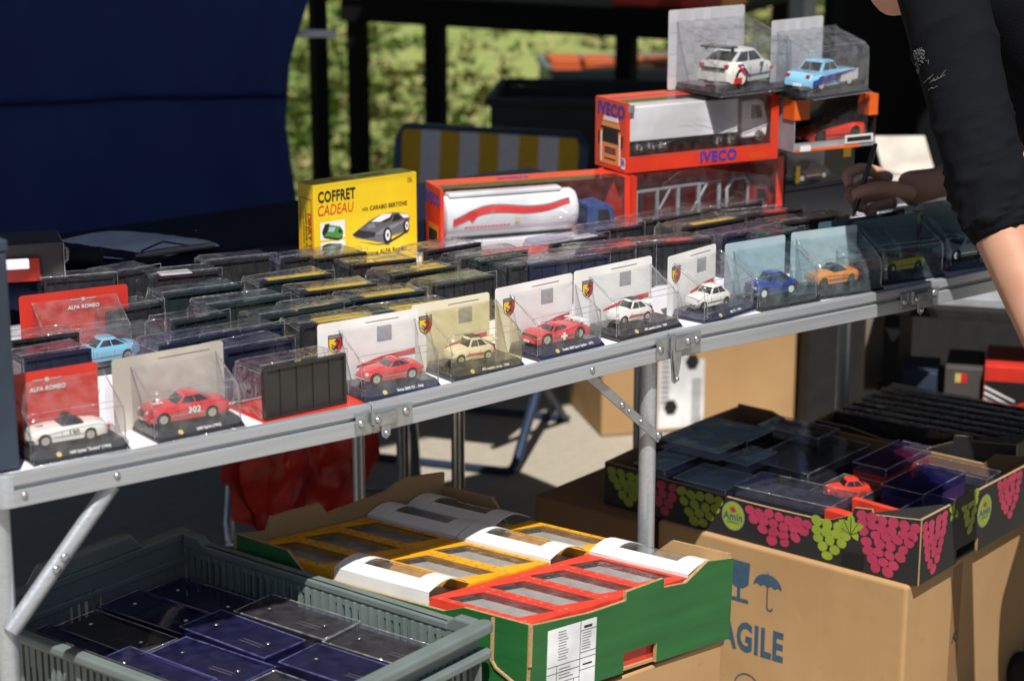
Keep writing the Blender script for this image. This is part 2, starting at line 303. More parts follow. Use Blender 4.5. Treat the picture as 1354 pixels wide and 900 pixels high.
# ================================================================ model cars (nose towards -x, all about 1:43)
def ringpts(xa, xb, w, bf, br, z, n=6, side=0):
    o = []
    for i in range(n): y = w*(1-2*i/n); o.append(Vector((xa+bf*(y/w)**2, y, z)))
    for i in range(n): t = i/n; o.append(Vector((xa+bf+(xb-br-xa-bf)*t, -w-side*sin(pi*t), z)))
    for i in range(n): y = -w*(1-2*i/n); o.append(Vector((xb-br*(y/w)**2, y, z)))
    for i in range(n): t = 1-i/n; o.append(Vector((xa+bf+(xb-br-xa-bf)*t, w+side*sin(pi*t), z)))
    return o
def car(name, label, S, paint, loc, rz=0, group=None, roof=None, rim='chrome', bumper='chrome', simple=False):
    P = M['paint_'+paint]; g = thing(name, label, 'model car', loc, rz, group)
    L, W, r, xf, xr, prof, sill = S['L'], S['W'], S['r'], S['xf'], S['xr'], S['prof'], S.get('sill', .0045)
    plan = S.get('plan', [(-.5, .72), (-.46, .90), (-.38, .98), (-.2, 1), (.3, 1), (.42, .96), (.47, .90), (.5, .78)])
    ra = r*1.14; xs = set(-L/2+L*i/26 for i in range(27))
    for xw in (xf, xr):
        xs |= {xw+ra*k for k in (-1.001, -1, -.85, -.6, -.3, 0, .3, .6, .85, 1, 1.001)}
    rings = []
    for x in sorted(xs):
        if abs(x) > L/2+1e-6: continue
        zt = interp(prof, x); hw = W/2*interp(plan, x/L); z0 = sill + (.002 if abs(x) > L*.47 else 0); zb = z0
        for xw in (xf, xr):
            if abs(x-xw) <= ra: zb = max(zb, r + math.sqrt(max(0, ra*ra-(x-xw)**2)))
        zb = min(zb, zt-.0012); z1 = max(zb+.0004, z0+.45*(zt-z0)); z2 = max(z1+.0003, z0+.8*(zt-z0)); cr = S.get('crown', .0012)
        fl = S.get('flare', 0)*max(0, 1-min(abs(x-xf), abs(x-xr))/(ra*1.5)); hw += fl
        h = [(hw*.965, zb), (hw, z1), (hw*.975, z2), (hw*.875, zt), (hw*.5, zt+cr*.8), (0, zt+cr)]
        rings.append([(x, -y, z) for y, z in h] + [(x, y, z) for y, z in h[-2::-1]])
    b = MB(); b.loft(rings, False, True, True); b.k = 1
    b.box(-L*.45, -W*.36, sill+.0005, L*.45, W*.36, min(interp(prof, xf), interp(prof, xr))*.8)
    b.build('body', [P, M['black']], g, 38)
    xb0, xr0, xr1, xb1, zb, zr, wb, wr = S['cab']
    if roof: RP = M[roof]
    else: RP = P
    B = lambda: ringpts(xb0, xb1, wb, S.get('bf', .004), S.get('br', .003), zb-.0015, side=.0006)
    Tt = ringpts(xr0, xr1, wr, S.get('bf', .004)*.7, S.get('br', .003)*.7, zr-.0012, side=.0004); Bb = B()
    mid = [a.lerp(c, .93) + Vector((0, 0, .0002)) for a, c in zip(Bb, Tt)]
    cx = (xr0+xr1)/2
    T2 = [Vector((cx+(p.x-cx)*.86, p.y*.84, zr-.0002)) for p in Tt]; T3 = [Vector((cx+(p.x-cx)*.45, p.y*.45, zr+.0004)) for p in Tt]
    c = MB(); c.loft([Bb, mid, Tt, T2, T3], True, False, True); c.build('cabin', [RP], g, 40)
    n = 6; ring = lambda q, i: q[i % (4*n)]
    def window(i0, i1, u0, u1, a0=0., a1=0., nm='window'):
        m_ = MB(); rows = []
        for u in (u0, u1):
            row = []
            for k in range(i0, i1+1):
                p = ring(Bb, k).lerp(ring(Tt, k), u)
                if k == i0 and a0: p = p.lerp(ring(Bb, k+1).lerp(ring(Tt, k+1), u), a0)
                if k == i1 and a1: p = p.lerp(ring(Bb, k-1).lerp(ring(Tt, k-1), u), a1)
                c0 = Vector(((xb0+xb1)/2, 0, p.z)); q = c0 + (p-c0)*1.012; q.z += .0002
                row.append(q)
            rows.append(row)
        m_.loft(rows, False); m_.build(nm, M['glass_dark'], g)
    window(0, n, .14, .90, .35, .35, 'windscreen')
    window(2*n, 3*n, .2, .88, .45, .45, 'rear_window')
    for s0 in (n, 3*n):
        sp = S.get('split', 3)
        if s0 == n: window(n, n+sp, .2, .86, .45, .12); window(n+sp, 2*n, .2, .86, .12, .5)
        else: window(3*n, 4*n-sp, .2, .86, .5, .12); window(4*n-sp, 4*n, .2, .86, .12, .45)
    ww = S.get('ww', .0062)
    for xw in (xf, xr):
        for sy in (-1, 1):
            y0 = sy*(W/2*.95+S.get('flare', 0)*.9)
            t = MB(); t.disc((xw, y0-sy*ww, r), (0, sy, 0), r, ww, 18, r2=r*.97); o = t.build('wheel', M['tyre'], g, 40)
            q = MB(); q.tube([(xw, y0-sy*.001, r), (xw, y0+sy*.0004, r), (xw, y0+sy*.0002, r), (xw, y0-sy*.0006, r), (xw, y0+sy*.0005, r)],
                             [r*.70, r*.68, r*.52, r*.40, r*.12], 14); q.build('rim', M[rim], o, 50)
    hl = S.get('hl'); xn = -L/2
    if hl:
        for sy in (-1, 1):
            q = MB(); x0 = xn+hl[0]; q.tube([(x0+.003, sy*hl[1], hl[2]), (x0-.0003, sy*hl[1], hl[2]), (x0-.001, sy*hl[1], hl[2])], [hl[3], hl[3], hl[3]*.5], 12)
            q.build('headlight', M['lamp_glass'], g, 40)
    if bumper:
        for x0, zc in ((-L/2, S.get('zbump', .0085)), (L/2, S.get('zbump', .0085))):
            sg = 1 if x0 > 0 else -1; hw = W/2*.84
            q = MB(); q.tube([(x0-sg*.006, -hw-.0018, zc), (x0-sg*.001, -hw+.001, zc), (x0+sg*.0012, -hw*.6, zc), (x0+sg*.0016, 0, zc), (x0+sg*.0012, hw*.6, zc), (x0-sg*.001, hw-.001, zc), (x0-sg*.006, hw+.0018, zc)], .0011, 6)
            q.build('bumper', M[bumper], g, 50)
    if S.get('grille'):
        zc, wd, ht = S['grille']; q = MB(); q.box(-L/2-.0005, -wd, zc-ht, -L/2+.004, wd, zc+ht); q.build('grille', M['black'], g)
    q = MB()                                          # door seams and sill line
    for sy in (-1, 1):
        for x in (xb0+.004, (xr0+xr1)/2+.004):
            hw = W/2*interp(plan, x/L); y0, y1 = sorted((sy*hw*.96, sy*(hw+.00015))); q.box(x-.0002, y0, sill+.004, x+.0002, y1, zb*.80)
    q.build('door_seam', M['black'], g)
    for sy in (-1, 1):
        hw = W/2; y0, y1 = sorted((sy*hw*.97, sy*(hw+.0004))); q = MB(); q.box(xf+ra*1.05, y0, sill+.0055, xr-ra*1.05, y1, sill+.0064); q.build('side_trim', M['chrome' if bumper else 'black'], g)
    for sx in (-1, 1):
        q = MB(); x0, x1 = sorted((sx*(L/2-.002), sx*(L/2+.0014))); q.box(x0, -.0055, sill+.0015, x1, .0055, sill+.0042); q.build('number_plate', M['ink_white'], g)
    for sy in (-1, 1):
        q = MB(); q.box(L/2-.003, sy*W*.36-.0022, S['tl']-.0016, L/2+.0007-.0004, sy*W*.36+.0022, S['tl']+.0016); q.build('tail_light', M['lamp_red'], g)
    return g
S_SPIDER = dict(L=.098, W=.038, r=.0072, xf=-.030, xr=.024, prof=[(-.049, .0095), (-.046, .0150), (-.038, .0185), (-.02, .0202), (0, .0205), (.02, .0208), (.036, .0195), (.046, .0155), (.049, .011)],
    plan=[(-.5, .55), (-.47, .74), (-.40, .92), (-.2, 1), (.2, 1), (.38, .92), (.46, .74), (.5, .5)], cab=(-.014, -.004, .010, .024, .0205, .0298, .0155, .0125), hl=(.0035, .0115, .0135, .0028), tl=.013, crown=.0022)
S_COUPE = dict(L=.106, W=.0405, r=.0076, xf=-.033, xr=.029, prof=[(-.053, .014), (-.051, .0195), (-.04, .0210), (-.02, .0222), (.02, .0228), (.04, .0218), (.051, .0195), (.053, .013)],
    plan=[(-.5, .82), (-.48, .92), (-.40, .98), (-.2, 1), (.3, 1), (.45, .93), (.5, .8)], cab=(-.019, -.005, .017, .037, .0225, .0335, .0170, .0130), hl=(.0012, .0125, .0165, .0024), tl=.0155, grille=(.0155, .006, .003), split=3)
S_GT = dict(L=.086, W=.0365, r=.0074, xf=-.027, xr=.025, prof=[(-.043, .010), (-.039, .0148), (-.025, .0182), (-.01, .019), (.015, .0205), (.034, .020), (.0415, .0172), (.043, .0115)],
    plan=[(-.5, .5), (-.46, .72), (-.38, .92), (-.2, 1), (.3, 1), (.44, .9), (.5, .74)], cab=(-.013, .000, .012, .034, .0195, .0282, .0150, .0118), hl=(.004, .0115, .0130, .0027), tl=.014, crown=.002)
S_500 = dict(L=.069, W=.0312, r=.0062, xf=-.021, xr=.0215, prof=[(-.0345, .0105), (-.032, .0160), (-.024, .0188), (-.012, .0200), (.015, .0205), (.026, .0195), (.032, .0165), (.0345, .0105)],
    plan=[(-.5, .62), (-.46, .80), (-.36, .95), (-.1, 1), (.2, 1), (.38, .94), (.46, .8), (.5, .66)], cab=(-.0125, -.004, .013, .0275, .0198, .0318, .0140, .0112), hl=(.0032, .0105, .0142, .0024), tl=.012, crown=.0022, split=3)
S_600 = dict(S_500, L=.075, W=.0325, xf=-.024, xr=.0235, prof=[(-.0375, .0105), (-.035, .0165), (-.026, .0192), (-.012, .0205), (.015, .0212), (.028, .0202), (.035, .0170), (.0375, .0105)], cab=(-.0135, -.004, .016, .031, .0203, .0322, .0146, .0118), hl=(.0032, .0108, .0146, .0024))
S_OLD = dict(L=.088, W=.0365, r=.0078, xf=-.028, xr=.026, prof=[(-.044, .012), (-.042, .0190), (-.03, .0222), (-.015, .0228), (.015, .0232), (.030, .0218), (.041, .0185), (.044, .011)],
    plan=[(-.5, .60), (-.46, .8), (-.36, .95), (-.15, 1), (.25, 1), (.4, .93), (.47, .8), (.5, .66)], cab=(-.0165, -.006, .016, .033, .0225, .0348, .0155, .0128), hl=(.0025, .0118, .0160, .0026), tl=.014, grille=(.0135, .004, .0045), crown=.0025)
S_RACE = dict(L=.096, W=.0435, r=.0082, xf=-.029, xr=.028, prof=[(-.048, .0055), (-.044, .0100), (-.036, .0158), (-.026, .0178), (-.012, .0150), (.005, .0158), (.020, .0195), (.032, .0195), (.044, .0165), (.048, .0125)],
    plan=[(-.5, .7), (-.46, .86), (-.38, .97), (-.2, 1), (.3, 1), (.45, .97), (.5, .9)], cab=(-.020, -.008, .006, .030, .0150, .0238, .0145, .0095), hl=(.0065, .0140, .0112, .0026), tl=.0125, crown=.0012, sill=.003)
S_S4 = dict(L=.093, W=.041, r=.0088, xf=-.028, xr=.028, prof=[(-.0465, .011), (-.044, .0155), (-.03, .0190), (-.015, .0215), (.015, .0235), (.040, .0245), (.0455, .0240), (.0465, .0165)],
    plan=[(-.5, .84), (-.46, .94), (-.38, 1), (.3, 1), (.46, .98), (.5, .94)], cab=(-.018, -.003, .022, .0445, .0228, .0355, .0180, .0138), hl=(.0015, .0140, .0140, .0022), tl=.021, flare=.0012, br=.0015)
S_131 = dict(L=.098, W=.0395, r=.0082, xf=-.030, xr=.0285, prof=[(-.049, .0135), (-.048, .0195), (-.03, .0208), (-.018, .0215), (.02, .0222), (.030, .0222), (.047, .0212), (.049, .0145)],
    plan=[(-.5, .92), (-.48, .97), (-.4, 1), (.4, 1), (.48, .97), (.5, .93)], cab=(-.0175, -.006, .016, .029, .0215, .0340, .0168, .0138), hl=(.0006, .0130, .0165, .0026), tl=.0185, grille=(.0165, .008, .0025), flare=.0014, split=3, crown=.0006)
S_VETTE = dict(L=.104, W=.045, r=.0086, xf=-.031, xr=.030, prof=[(-.052, .009), (-.049, .0125), (-.032, .0180), (-.018, .0188), (.01, .0215), (.03, .0225), (.048, .0205), (.052, .014)],
    cab=(-.020, -.003, .010, .034, .0195, .0285, .0175, .0125), hl=None, tl=.0165, sill=.003)
def place_car(o, rz): o.rotation_euler.z = rz
# ================================================================ blister packs
PW, PD = .119, .066                                    # display base
def shield(parent, x, z, y=-.0008, s=1.0):
    def pl(pts): return [(x+a*s, z+b*s) for a, b in pts]
    full = [(-.0105, .013), (.0105, .013), (.0105, -.001), (.008, -.0075), (0, -.0135), (-.008, -.0075), (-.0105, -.001)]
    inn = [(-.0093, .0075), (.0, .0075), (.0, -.0118), (-.007, -.0068), (-.0093, -.0008)]
    q = MB(); q.prism(pl(full), y-.0003, y, mi=2); q.prism(pl(inn), y-.0006, y-.0003, mi=0); q.prism(pl([(-a, b) for a, b in inn]), y-.0006, y-.0003, mi=1)
    q.prism(pl([(-.0095, .0085), (.0095, .0085), (.0095, .0122), (-.0095, .0122)]), y-.0006, y-.0003, mi=3)
    # scorpion: body, tail and claws
    for a, b, c in (((-.004, -.006), (.002, 0), .0016), ((.002, 0), (.005, .004), .0012), ((.005, .004), (.001, .006), .001), ((.001, .006), (-.002, .004), .0008), ((-.004, -.006), (-.006, -.002), .0009), ((-.004, -.006), (-.001, -.009), .0009), ((-.002, -.002), (-.006, .001), .0006), ((0, -.003), (.004, -.006), .0006)):
        q.tube([(x+a[0]*s, y-.0006, z+a[1]*s), (x+b[0]*s, y-.0006, z+b[1]*s)], c*s, 5, 2)
    return q.build('emblem', [M['ink_yellow'], M['ink_red'], M['ink_black'], M['ink_grey']], parent)
def bubble_mesh(w, d, zf, zb, mt, parent, name='blister', k=.0):
    pf = [(-d/2+.002, .002), (-d/2+.003, zf*.75), (-d/2+.006, zf*.97), (-d/2+.015, zf+.004), (d/2-.016, zb-.006), (d/2-.001, zb)]
    q = MB(); x0, x1 = -w/2+.001, w/2-.001; n = len(pf); r = .007
    # side profiles pulled in a little at the front so that the bubble has round corners
    sec = [(x0, 0), (x0+.0008, .004), (x0+.003, .0065), (x0+r, .0075), (x1-r, .0075), (x1-.003, .0065), (x1-.0008, .004), (x1, 0)]
    rings = []
    cen = Vector((0, d/2, .0))
    jr = random.Random(int(abs(w*1e5+zf*1e4))+len(bpy.data.meshes))
    for x, infl in sec:
        jj = lambda: jr.uniform(-.0009-k, .0009+k)
        rings.append([(x+(jj() if 0 < i < n-1 else 0), y+(.0075-infl)*(1-i/(n-1))+(jj() if 0 < i < n-1 else 0), z-(.0075-infl)*(.5 if 0 < i else 0)*(1 if i < n-1 else 0)+(jj() if 0 < i < n-1 else 0)) for i, (y, z) in enumerate(pf)])
    q.loft(rings, False)
    q.k = 1
    for k_ in (0, 1, -2, -1): q.tube(rings[k_], .00055 if k_ in (0, -1) else .0003, 5)
    for i in (2, 3): q.tube([r_[i] for r_ in rings], .0004, 5)
    q.tube([(x0-.002, -d/2-.002, .001), (x1+.002, -d/2-.002, .001), (x1+.003, d/2, .001)], .0006, 5); q.k = 0
    for ring_, x in ((rings[0], x0), (rings[-1], x1)):
        q.add([*ring_, (x, d/2-.001, .002)], [tuple(range(n+1))])
    return q.build(name, [mt, M['clear_edge']], parent, 50, fixn=False)
def pack(label, loc, rz, base='base_black', card='card_white', film='clear', cw=.132, ch=.092, lying=False, group=None, w=PW, d=PD, zf=.053, zb=.081, cardx=0.0, emblem=False, stripe=False, title=None, ribs=None, cback=None, over=0.0):
    g = thing('blister_pack', label, 'blister pack', loc, rz, group, rx=-pi/2 if lying else 0)
    q = MB(); h = .013
    lo = [(-w/2, -d/2, 0), (w/2, -d/2, 0), (w/2, d/2, 0), (-w/2, d/2, 0)]; l2 = [(a, b, .003) for a, b, c in lo]
    hi = [(-w/2+.004, -d/2+.009, h), (w/2-.004, -d/2+.009, h), (w/2-.004, d/2-.001, h), (-w/2+.004, d/2-.001, h)]
    q.loft([lo, l2, hi], True, True, True); q.build('base', M[base], g, bev=.0008, seg=2)
    if card:
        q = MB(); z0 = -over if lying else 0; q.prism(rect(cardx-cw/2, z0, cardx+cw/2, ch, .004), d/2, d/2+.0008, 'y')
        q.build('card', M[card], g)
    bubble_mesh(w+(.006 if lying else 0), d+(.005 if lying else 0), .066 if lying and zf > .05 else zf, zb, M['clear_top' if lying and film == 'clear' else film], g, k=.0012 if lying else 0)
    if lying:
        q = MB(); t = .0035
        for a, b, c, e in ((-w/2, -d/2, w/2, -d/2+t), (-w/2, d/2-t, w/2, d/2), (-w/2, -d/2+t, -w/2+t, d/2-t), (w/2-t, -d/2+t, w/2, d/2-t)): q.box(a, b, -.0026, c, e, -.0001)
        q.build('base_rim', M[base], g)
        nr = ribs if ribs is not None else 4
        me = None
        for i in range(nr):
            x = -w/2 + w*(i+1)/(nr+1); 
            q = MB(); q.box(x-.0008, -d/2+t, -.0018, x+.0008, d/2-t, -.0001); q.build('rib', M[base], g)
    if emblem:
        shield(g, cardx-cw*.33, ch*.68, d/2)
        q = MB(); q.box(cardx+.012, d/2-.0005, ch*.62, cardx+.034, d/2-.0001, ch*.62+.020); q.build('printed_photo', M['photo_grey'], g)
    if stripe:
        q = MB(); r0_ = random.Random(len(bpy.data.meshes)); k0 = r0_.uniform(-.25, .1); z_ = r0_.uniform(.026, .036); q.prism([(cardx+cw*k0, z_-.004), (cardx+cw*(k0+.25), z_), (cardx+cw*.46, z_+.002), (cardx+cw*.46, z_+.009), (cardx+cw*(k0+.25), z_+.006), (cardx+cw*k0, z_-.002)], d/2-.0006, d/2-.0002); q.build('printed_stripe', M['ink_red'], g)
        q = MB(); q.box(cardx-.005, d/2-.0005, ch-.0075, cardx+.045, d/2-.0001, ch-.0068); q.build('small_print', M['ink_grey'], g)
    if title:
        sl = math.atan2(h-.003, .009)
        o = text(title, .0052, M['ink_white'], g, (.012, -d/2+.0042, .0079), (sl, 0, 0), sx=.8, bold=.02)
        q = MB(); q.disc((0, 0, 0), (0, 0, 1), .0032, .0004, 12); q.build('round_badge', M['ink_gold'], g, loc=(-.026, -d/2+.0042, .0079), rot=(sl, 0, 0))
    return g
# ================================================================ setting
def setting(name, b, m, smooth=None): 
    return tag(b.build(name, m, None, smooth), kind='structure')
b = MB(); b.quad((-60, -60, 0), (80, -60, 0), (80, 80, 0), (-60, 80, 0)); setting('ground', b, M['asphalt'])
# the grassy bank behind the stalls: a rising sheet in camera-facing direction (u along it, v up the bank)
HU = Vector((cos(YAW), -sin(YAW), 0)); HV = Vector((sin(YAW), cos(YAW), 0)); H0 = Vector((CAM.x, CAM.y, 0)) + HV*7.3
def bank(u, v):
    z = max(0, v)*.42 + .05*sin(u*1.7+v)*min(1, v) + .04*sin(u*4.1-v*2.3)*min(1, v) + .012
    p = H0 + HU*u + HV*v; return Vector((p.x, p.y, z))
b = MB(); nu, nv = 70, 30
b.loft([[bank(-14+30*i/nu, -.3+(14*(j/nv)**1.5)) for i in range(nu+1)] for j in range(nv+1)], False); setting('grass_bank', b, M['soil'], 60)
def tufts(name, n, m, hmin, hmax, seed, u0=-3.2, u1=2.6, v1=4.5):
    rnd = random.Random(seed); q = MB()
    for i in range(n):
        u = rnd.uniform(u0, u1); v = rnd.random()**1.5*v1
        if sin(u*2.3+seed)*sin(v*3.1+seed*2) < rnd.uniform(-.9, .45): continue
        p = bank(u, v)
        for k in range(5):
            a = rnd.uniform(0, 2*pi); h = rnd.uniform(hmin, hmax); wd = rnd.uniform(.006, .014); bx = p + Vector((cos(a), sin(a), 0))*.03*rnd.random()
            s = Vector((cos(a+1.6), sin(a+1.6), 0))*wd; le = Vector((cos(a), sin(a), 0))*h*rnd.uniform(.8, 2.6)
            q.add([bx-s, bx+s, bx+s*.6+le*.4+Vector((0, 0, h*.6)), bx-s*.6+le*.4+Vector((0, 0, h*.6)), bx+le+Vector((0, 0, h))], [(0, 1, 2, 3), (3, 2, 4)])
    return tag(q.build(name, m, None, fixn=False), kind='stuff')
tufts('grass', 16000, M['grass_a'], .015, .05, 1); tufts('dry_grass', 6000, M['grass_b'], .015, .055, 5)
for i, (px, py, pt) in enumerate(((676, 96, 700), (688, 100, 716), (742, 60, 735))):
    u = {0: -.02, 1: .04, 2: .22}[i]; p = bank(u, 1.0); q = MB(); q.tube([p, p+Vector((.03, .01, .3)), p+Vector((.09, -.03, .55))], [.004, .003, .001], 5)
    tag(q.build('dry_stalk', M['grass_b']), ['pale dry grass stalk leaning on the bank above the dark crate', 'second pale dry stalk rising beside the leaning one on the bank', 'short dry stalk on the bank above the orange crate'][i], 'plant stalk')
# ================================================================ folding table
tbl = thing('folding_table', 'long aluminium folding table with white panels carrying the model cars', 'table')
DEP = .63
def rail(x0, x1, y0, sgn, name):
    pr = [(0, .004), (.010, .004), (.013, .0015), (.013, -.006), (.020, -.006), (.020, -.034), (-.0015, -.034), (-.0015, -.0325), (-.0012, -.0150), (.0045, -.0140), (.0045, -.0110), (-.0008, -.0085), (-.0005, .0025)]
    q = MB(); rr_ = []
    for x in (x0, x1): z = tz(x); rr_.append([(x, y0+sgn*y, z+zz) for y, zz in pr])
    q.loft(rr_, True, True, True); return q.build(name, M['alu'], tbl, None, bev=.0007, seg=2)
def rivet(parent, x, y, z, r=.0042, m='steel'):
    q = MB(); q.tube([(x, y, z), (x, y-.0012, z), (x, y-.0026, z), (x, y-.0032, z)], [r, r, r*.7, r*.2], 10); return q.build('rivet', M[m], parent, 60)
XJ = [.0, .5, 1.0, 1.5, 2.0]
for a, c in zip(XJ, XJ[1:]):
    q = MB(); q.add([(x, y, tz(x)+z) for z in (-.006, 0) for x, y in ((a+.001, .012), (c-.001, .012), (c-.001, DEP-.012), (a+.001, DEP-.012))],
                    [(3, 2, 1, 0), (4, 5, 6, 7), (0, 1, 5, 4), (1, 2, 6, 5), (2, 3, 7, 6), (3, 0, 4, 7)])
    q.build('tabletop', M['white_top'], tbl)
    rail(a+(.018 if a == 0 else .0008), c-.0008, 0, 1, 'front_rail'); rail(a+.0008, c-.0008, DEP, -1, 'rear_rail')
q = MB()                                              # rounded left corner and end rail
rings = []
pr = [(0, .004), (.010, .004), (.010, -.006), (.020, -.006), (.020, -.034), (-.001, -.034), (-.001, .002)]
path = [(.018-.018*sin(R(a)), .018-.018*cos(R(a)), -sin(R(a)), -cos(R(a))) for a in (0, 15, 30, 45, 60, 75, 90)] + [(0, DEP-.02, -1, 0)]
for x, y, nx, ny in path: rings.append([(x-nx*o_, y-ny*o_, tz(0)+z) for o_, z in pr])
q.loft(rings, True, True, True); q.build('end_rail', M['alu'], tbl, 35)
for x, z in ((.030, -.021), (.145, -.020), (.86, -.022)): rivet(tbl, x, -.0015, tz(x)+z)
for j, xj in enumerate((.5, 1.0, 1.5)):
    z = tz(xj)
    q = MB(); q.box(xj-.026, -.0042, z-.031, xj+.060, -.0020, z-.004) if j != 1 else q.box(xj-.025, -.0042, z-.032, xj+.058, -.0020, z-.002)
    pl = q.build('latch_plate', M['zinc'], tbl, None, bev=.0004, loc=(0, 0, 0))
    for dx, dz in ((-.018, -.017), (.030, -.017), (.050, -.013)): rivet(tbl, xj+dx, -.0042, z+dz, .0052)
    q = MB()
    if j == 1:                                        # the latch at the middle joint hangs open
        q.box(xj+.006, -.010, z-.022, xj+.036, -.0048, z-.003); q.box(xj-.002, -.0085, z-.024, xj+.006, -.0045, z+.003)
        o = q.build('latch', M['zinc'], tbl, None, bev=.001); rivet(o, xj+.028, -.010, z-.011, .005)
        q = MB(); q.tube([(xj+.001, -.009, z-.018), (xj+.003, -.010, z-.04), (xj+.0075, -.010, z-.066)], [.0025]*3, 6)
        q.prism([(xj-.003, z-.020), (xj+.018, z-.022), (xj+.017, z-.040), (xj+.012, z-.066), (xj+.006, z-.070), (xj+.001, z-.066)], -.008, -.0060)
        o = q.build('latch_lever', M['zinc'], tbl, None, bev=.0008); rivet(o, xj+.0075, -.0105, z-.062, .0036)
    else:
        q.box(xj-.002, -.0085, z-.024, xj+.034, -.0044, z-.007); q.prism([(xj+.010, z-.020), (xj+.025, z-.020), (xj+.024, z-.038), (xj+.0175, z-.043), (xj+.011, z-.038)], -.0072, -.0046)
        q.box(xj-.006, -.010, z-.020, xj-.001, -.0045, z-.002)
        o = q.build('latch', M['zinc'], tbl, None, bev=.001); rivet(o, xj+.0175, -.0074, z-.035, .0042); rivet(o, xj+.004, -.0086, z-.015, .0045)
legs = [(.014, .035), (.995, .035), (2.0, .035), (2.0, DEP-.035), (.875, DEP-.03), (1.46, DEP-.05)]
for i, (x, y) in enumerate(legs):
    q = MB(); q.tube([(x, y, tz(x)-.0065), (x, y, .012)], .0125 if i < 4 else .010, 14); o = q.build('leg', M['alu'], tbl, 60)
    q = MB(); q.tube([(x, y, .012), (x, y, 0)], .015, 12); q.build('foot', M['black_matt'], o, 40)
# braces
def strip(p0, p1, wd, th, name, m):
    p0, p1 = Vector(p0), Vector(p1); d = (p1-p0).normalized(); nrm = Vector((0, -1, 0)); s = d.cross(nrm)*wd/2
    q = MB(); q.add([p0-s, p0+s, p1+s, p1-s, p0-s+nrm*th, p0+s+nrm*th, p1+s+nrm*th, p1-s+nrm*th], [(0, 1, 2, 3), (4, 7, 6, 5), (0, 4, 5, 1), (1, 5, 6, 2), (2, 6, 7, 3), (3, 7, 4, 0)])
    return q.build(name, m, tbl, None, bev=.0006)
zb_ = tz(.86)-.030
br = strip((.862, .017, zb_), (1.001, .017, .552), .013, .003, 'brace', M['zinc'])
for t in (.48, .56, .72): p = Vector((.862, .0140, zb_)).lerp(Vector((1.001, .0140, .552)), t); rivet(br, p.x, p.y, p.z, .0045 if t < .5 else .002)
rivet(br, .998, .014, .558, .0055)
q = MB(); q.tube([(.145, .012, tz(.1)-.0352), (.012, .020, .515)], .0105, 12, flat=.8); br2 = q.build('brace', M['alu'], tbl, 60)
for t in (.50, .58): p = Vector((.145, .012, tz(.1)-.03)).lerp(Vector((.012, .020, .515)), t); rivet(br2, p.x, p.y-.0085, p.z, .0055)
q = MB(); q.tube([(.35, DEP-.03, .66), (.10, DEP-.02, .47)], .009, 10); q.build('brace', M['steel'], tbl, 60)
q = MB(); q.tube([(.43, DEP-.03, .66), (.60, DEP-.03, .5)], .009, 10); q.build('brace', M['steel'], tbl, 60)
# ================================================================ tents and what stands behind
tent = thing('market_tent', 'navy tent whose dark side wall hangs behind the table', 'tent')
wl = []
u0, u1 = atd(-160, 0, 4.9), atd(436, 0, 4.9); wd = (u1-u0); wd.z = 0
for j in range(15):
    z = 2.2-2.16*j/14; row = []
    for i in range(25):
        t = i/24; p = Vector((u0.x, u0.y, z)) + wd*t
        nrm = Vector((-wd.y, wd.x, 0)).normalized()
        edge = t**6*(-.12*max(0, min(1, (1.1-z)/.35)) + .02*sin(z*6)) * .8
        p += wd.normalized()*edge + nrm*(.022*sin(t*9+z*4) + .012*sin(t*23-z*7) + .02*sin(z*5) + .016*sin(t*34+z*13))
        row.append(p)
    wl.append(row)
q = MB(); q.loft(wl, False); wall = q.build('side_wall', M['navy_cloth'], tent, 80, fixn=False)
sm = MB(); zseam = 13
sm.tube([Vector((u0.x, u0.y, .70))+wd*t+Vector((-wd.y, wd.x, 0)).normalized()*(-.03+.022*sin(t*9+2.8)+.012*sin(t*23-4.9)+.02*sin(3.5)) + Vector((0, 0, .035*t)) for t in [.9*i/12 for i in range(13)]], .004, 5); sm.build('seam', M['black_cloth'], tent)
def canopy(parent, x0, y0, x1, y1, z, cloth):
    q = MB(); n = 8
    top = [[(x0+(x1-x0)*i/n, y0+(y1-y0)*j/n, z+.55*min(1, 2*min(i, j, n-i, n-j)/n)+.0) for i in range(n+1)] for j in range(n+1)]
    q.loft(top, False); q.build('roof', cloth, parent, 30, fixn=False)
    q = MB()
    for a, b_ in (((x0, y0), (x1, y0)), ((x1, y0), (x1, y1)), ((x1, y1), (x0, y1)), ((x0, y1), (x0, y0))):
        q.quad((*a, z), (*b_, z), (*b_, z-.16), (*a, z-.16))
    q.build('valance', cloth, parent, fixn=False)
canopy(tent, -2.6, -.05, .57, 3.3, 2.25, M['canopy_cloth'])  # roof out of view, its edges set for the shade they cast
pp = atd(422, 100, 5.0); q = MB(); q.box(pp.x-.017, pp.y-.017, 0, pp.x+.017, pp.y+.017, 2.25); q.build('pole', M['post_black'], tent, bev=.003)
for x, y in ((-2.57, -.02), (-2.57, 3.27)): q = MB(); q.box(x-.02, y-.02, 0, x+.02, y+.02, 2.25); q.build('pole', M['black'], tent)
s0 = atd(404, 43, 4.96); q = MB(); q.box(-.012, -.03, -.009, .075, -.026, .009); o = q.build('strap', M['paper'], tent, loc=s0, rot=(0, 0, -YAW))
shade_tent = thing('market_tent', 'second dark tent, its canopy added out of view to shade the stalls', 'tent')
canopy(shade_tent, .50, .40, 4.4, 2.3, 2.45, M['black_cloth'])  # canopy added out of view, edges placed to shade the chair and wall
gp = atd(1062, 10, 5.6); q = MB(); q.box(gp.x-.026, gp.y-.026, 0, gp.x+.026, gp.y+.026, 2.45); q.build('pole', M['grey_plastic'], shade_tent, bev=.003)
b0, b1 = atd(1078, 100, 5.3), atd(1520, 100, 4.6); q = MB()
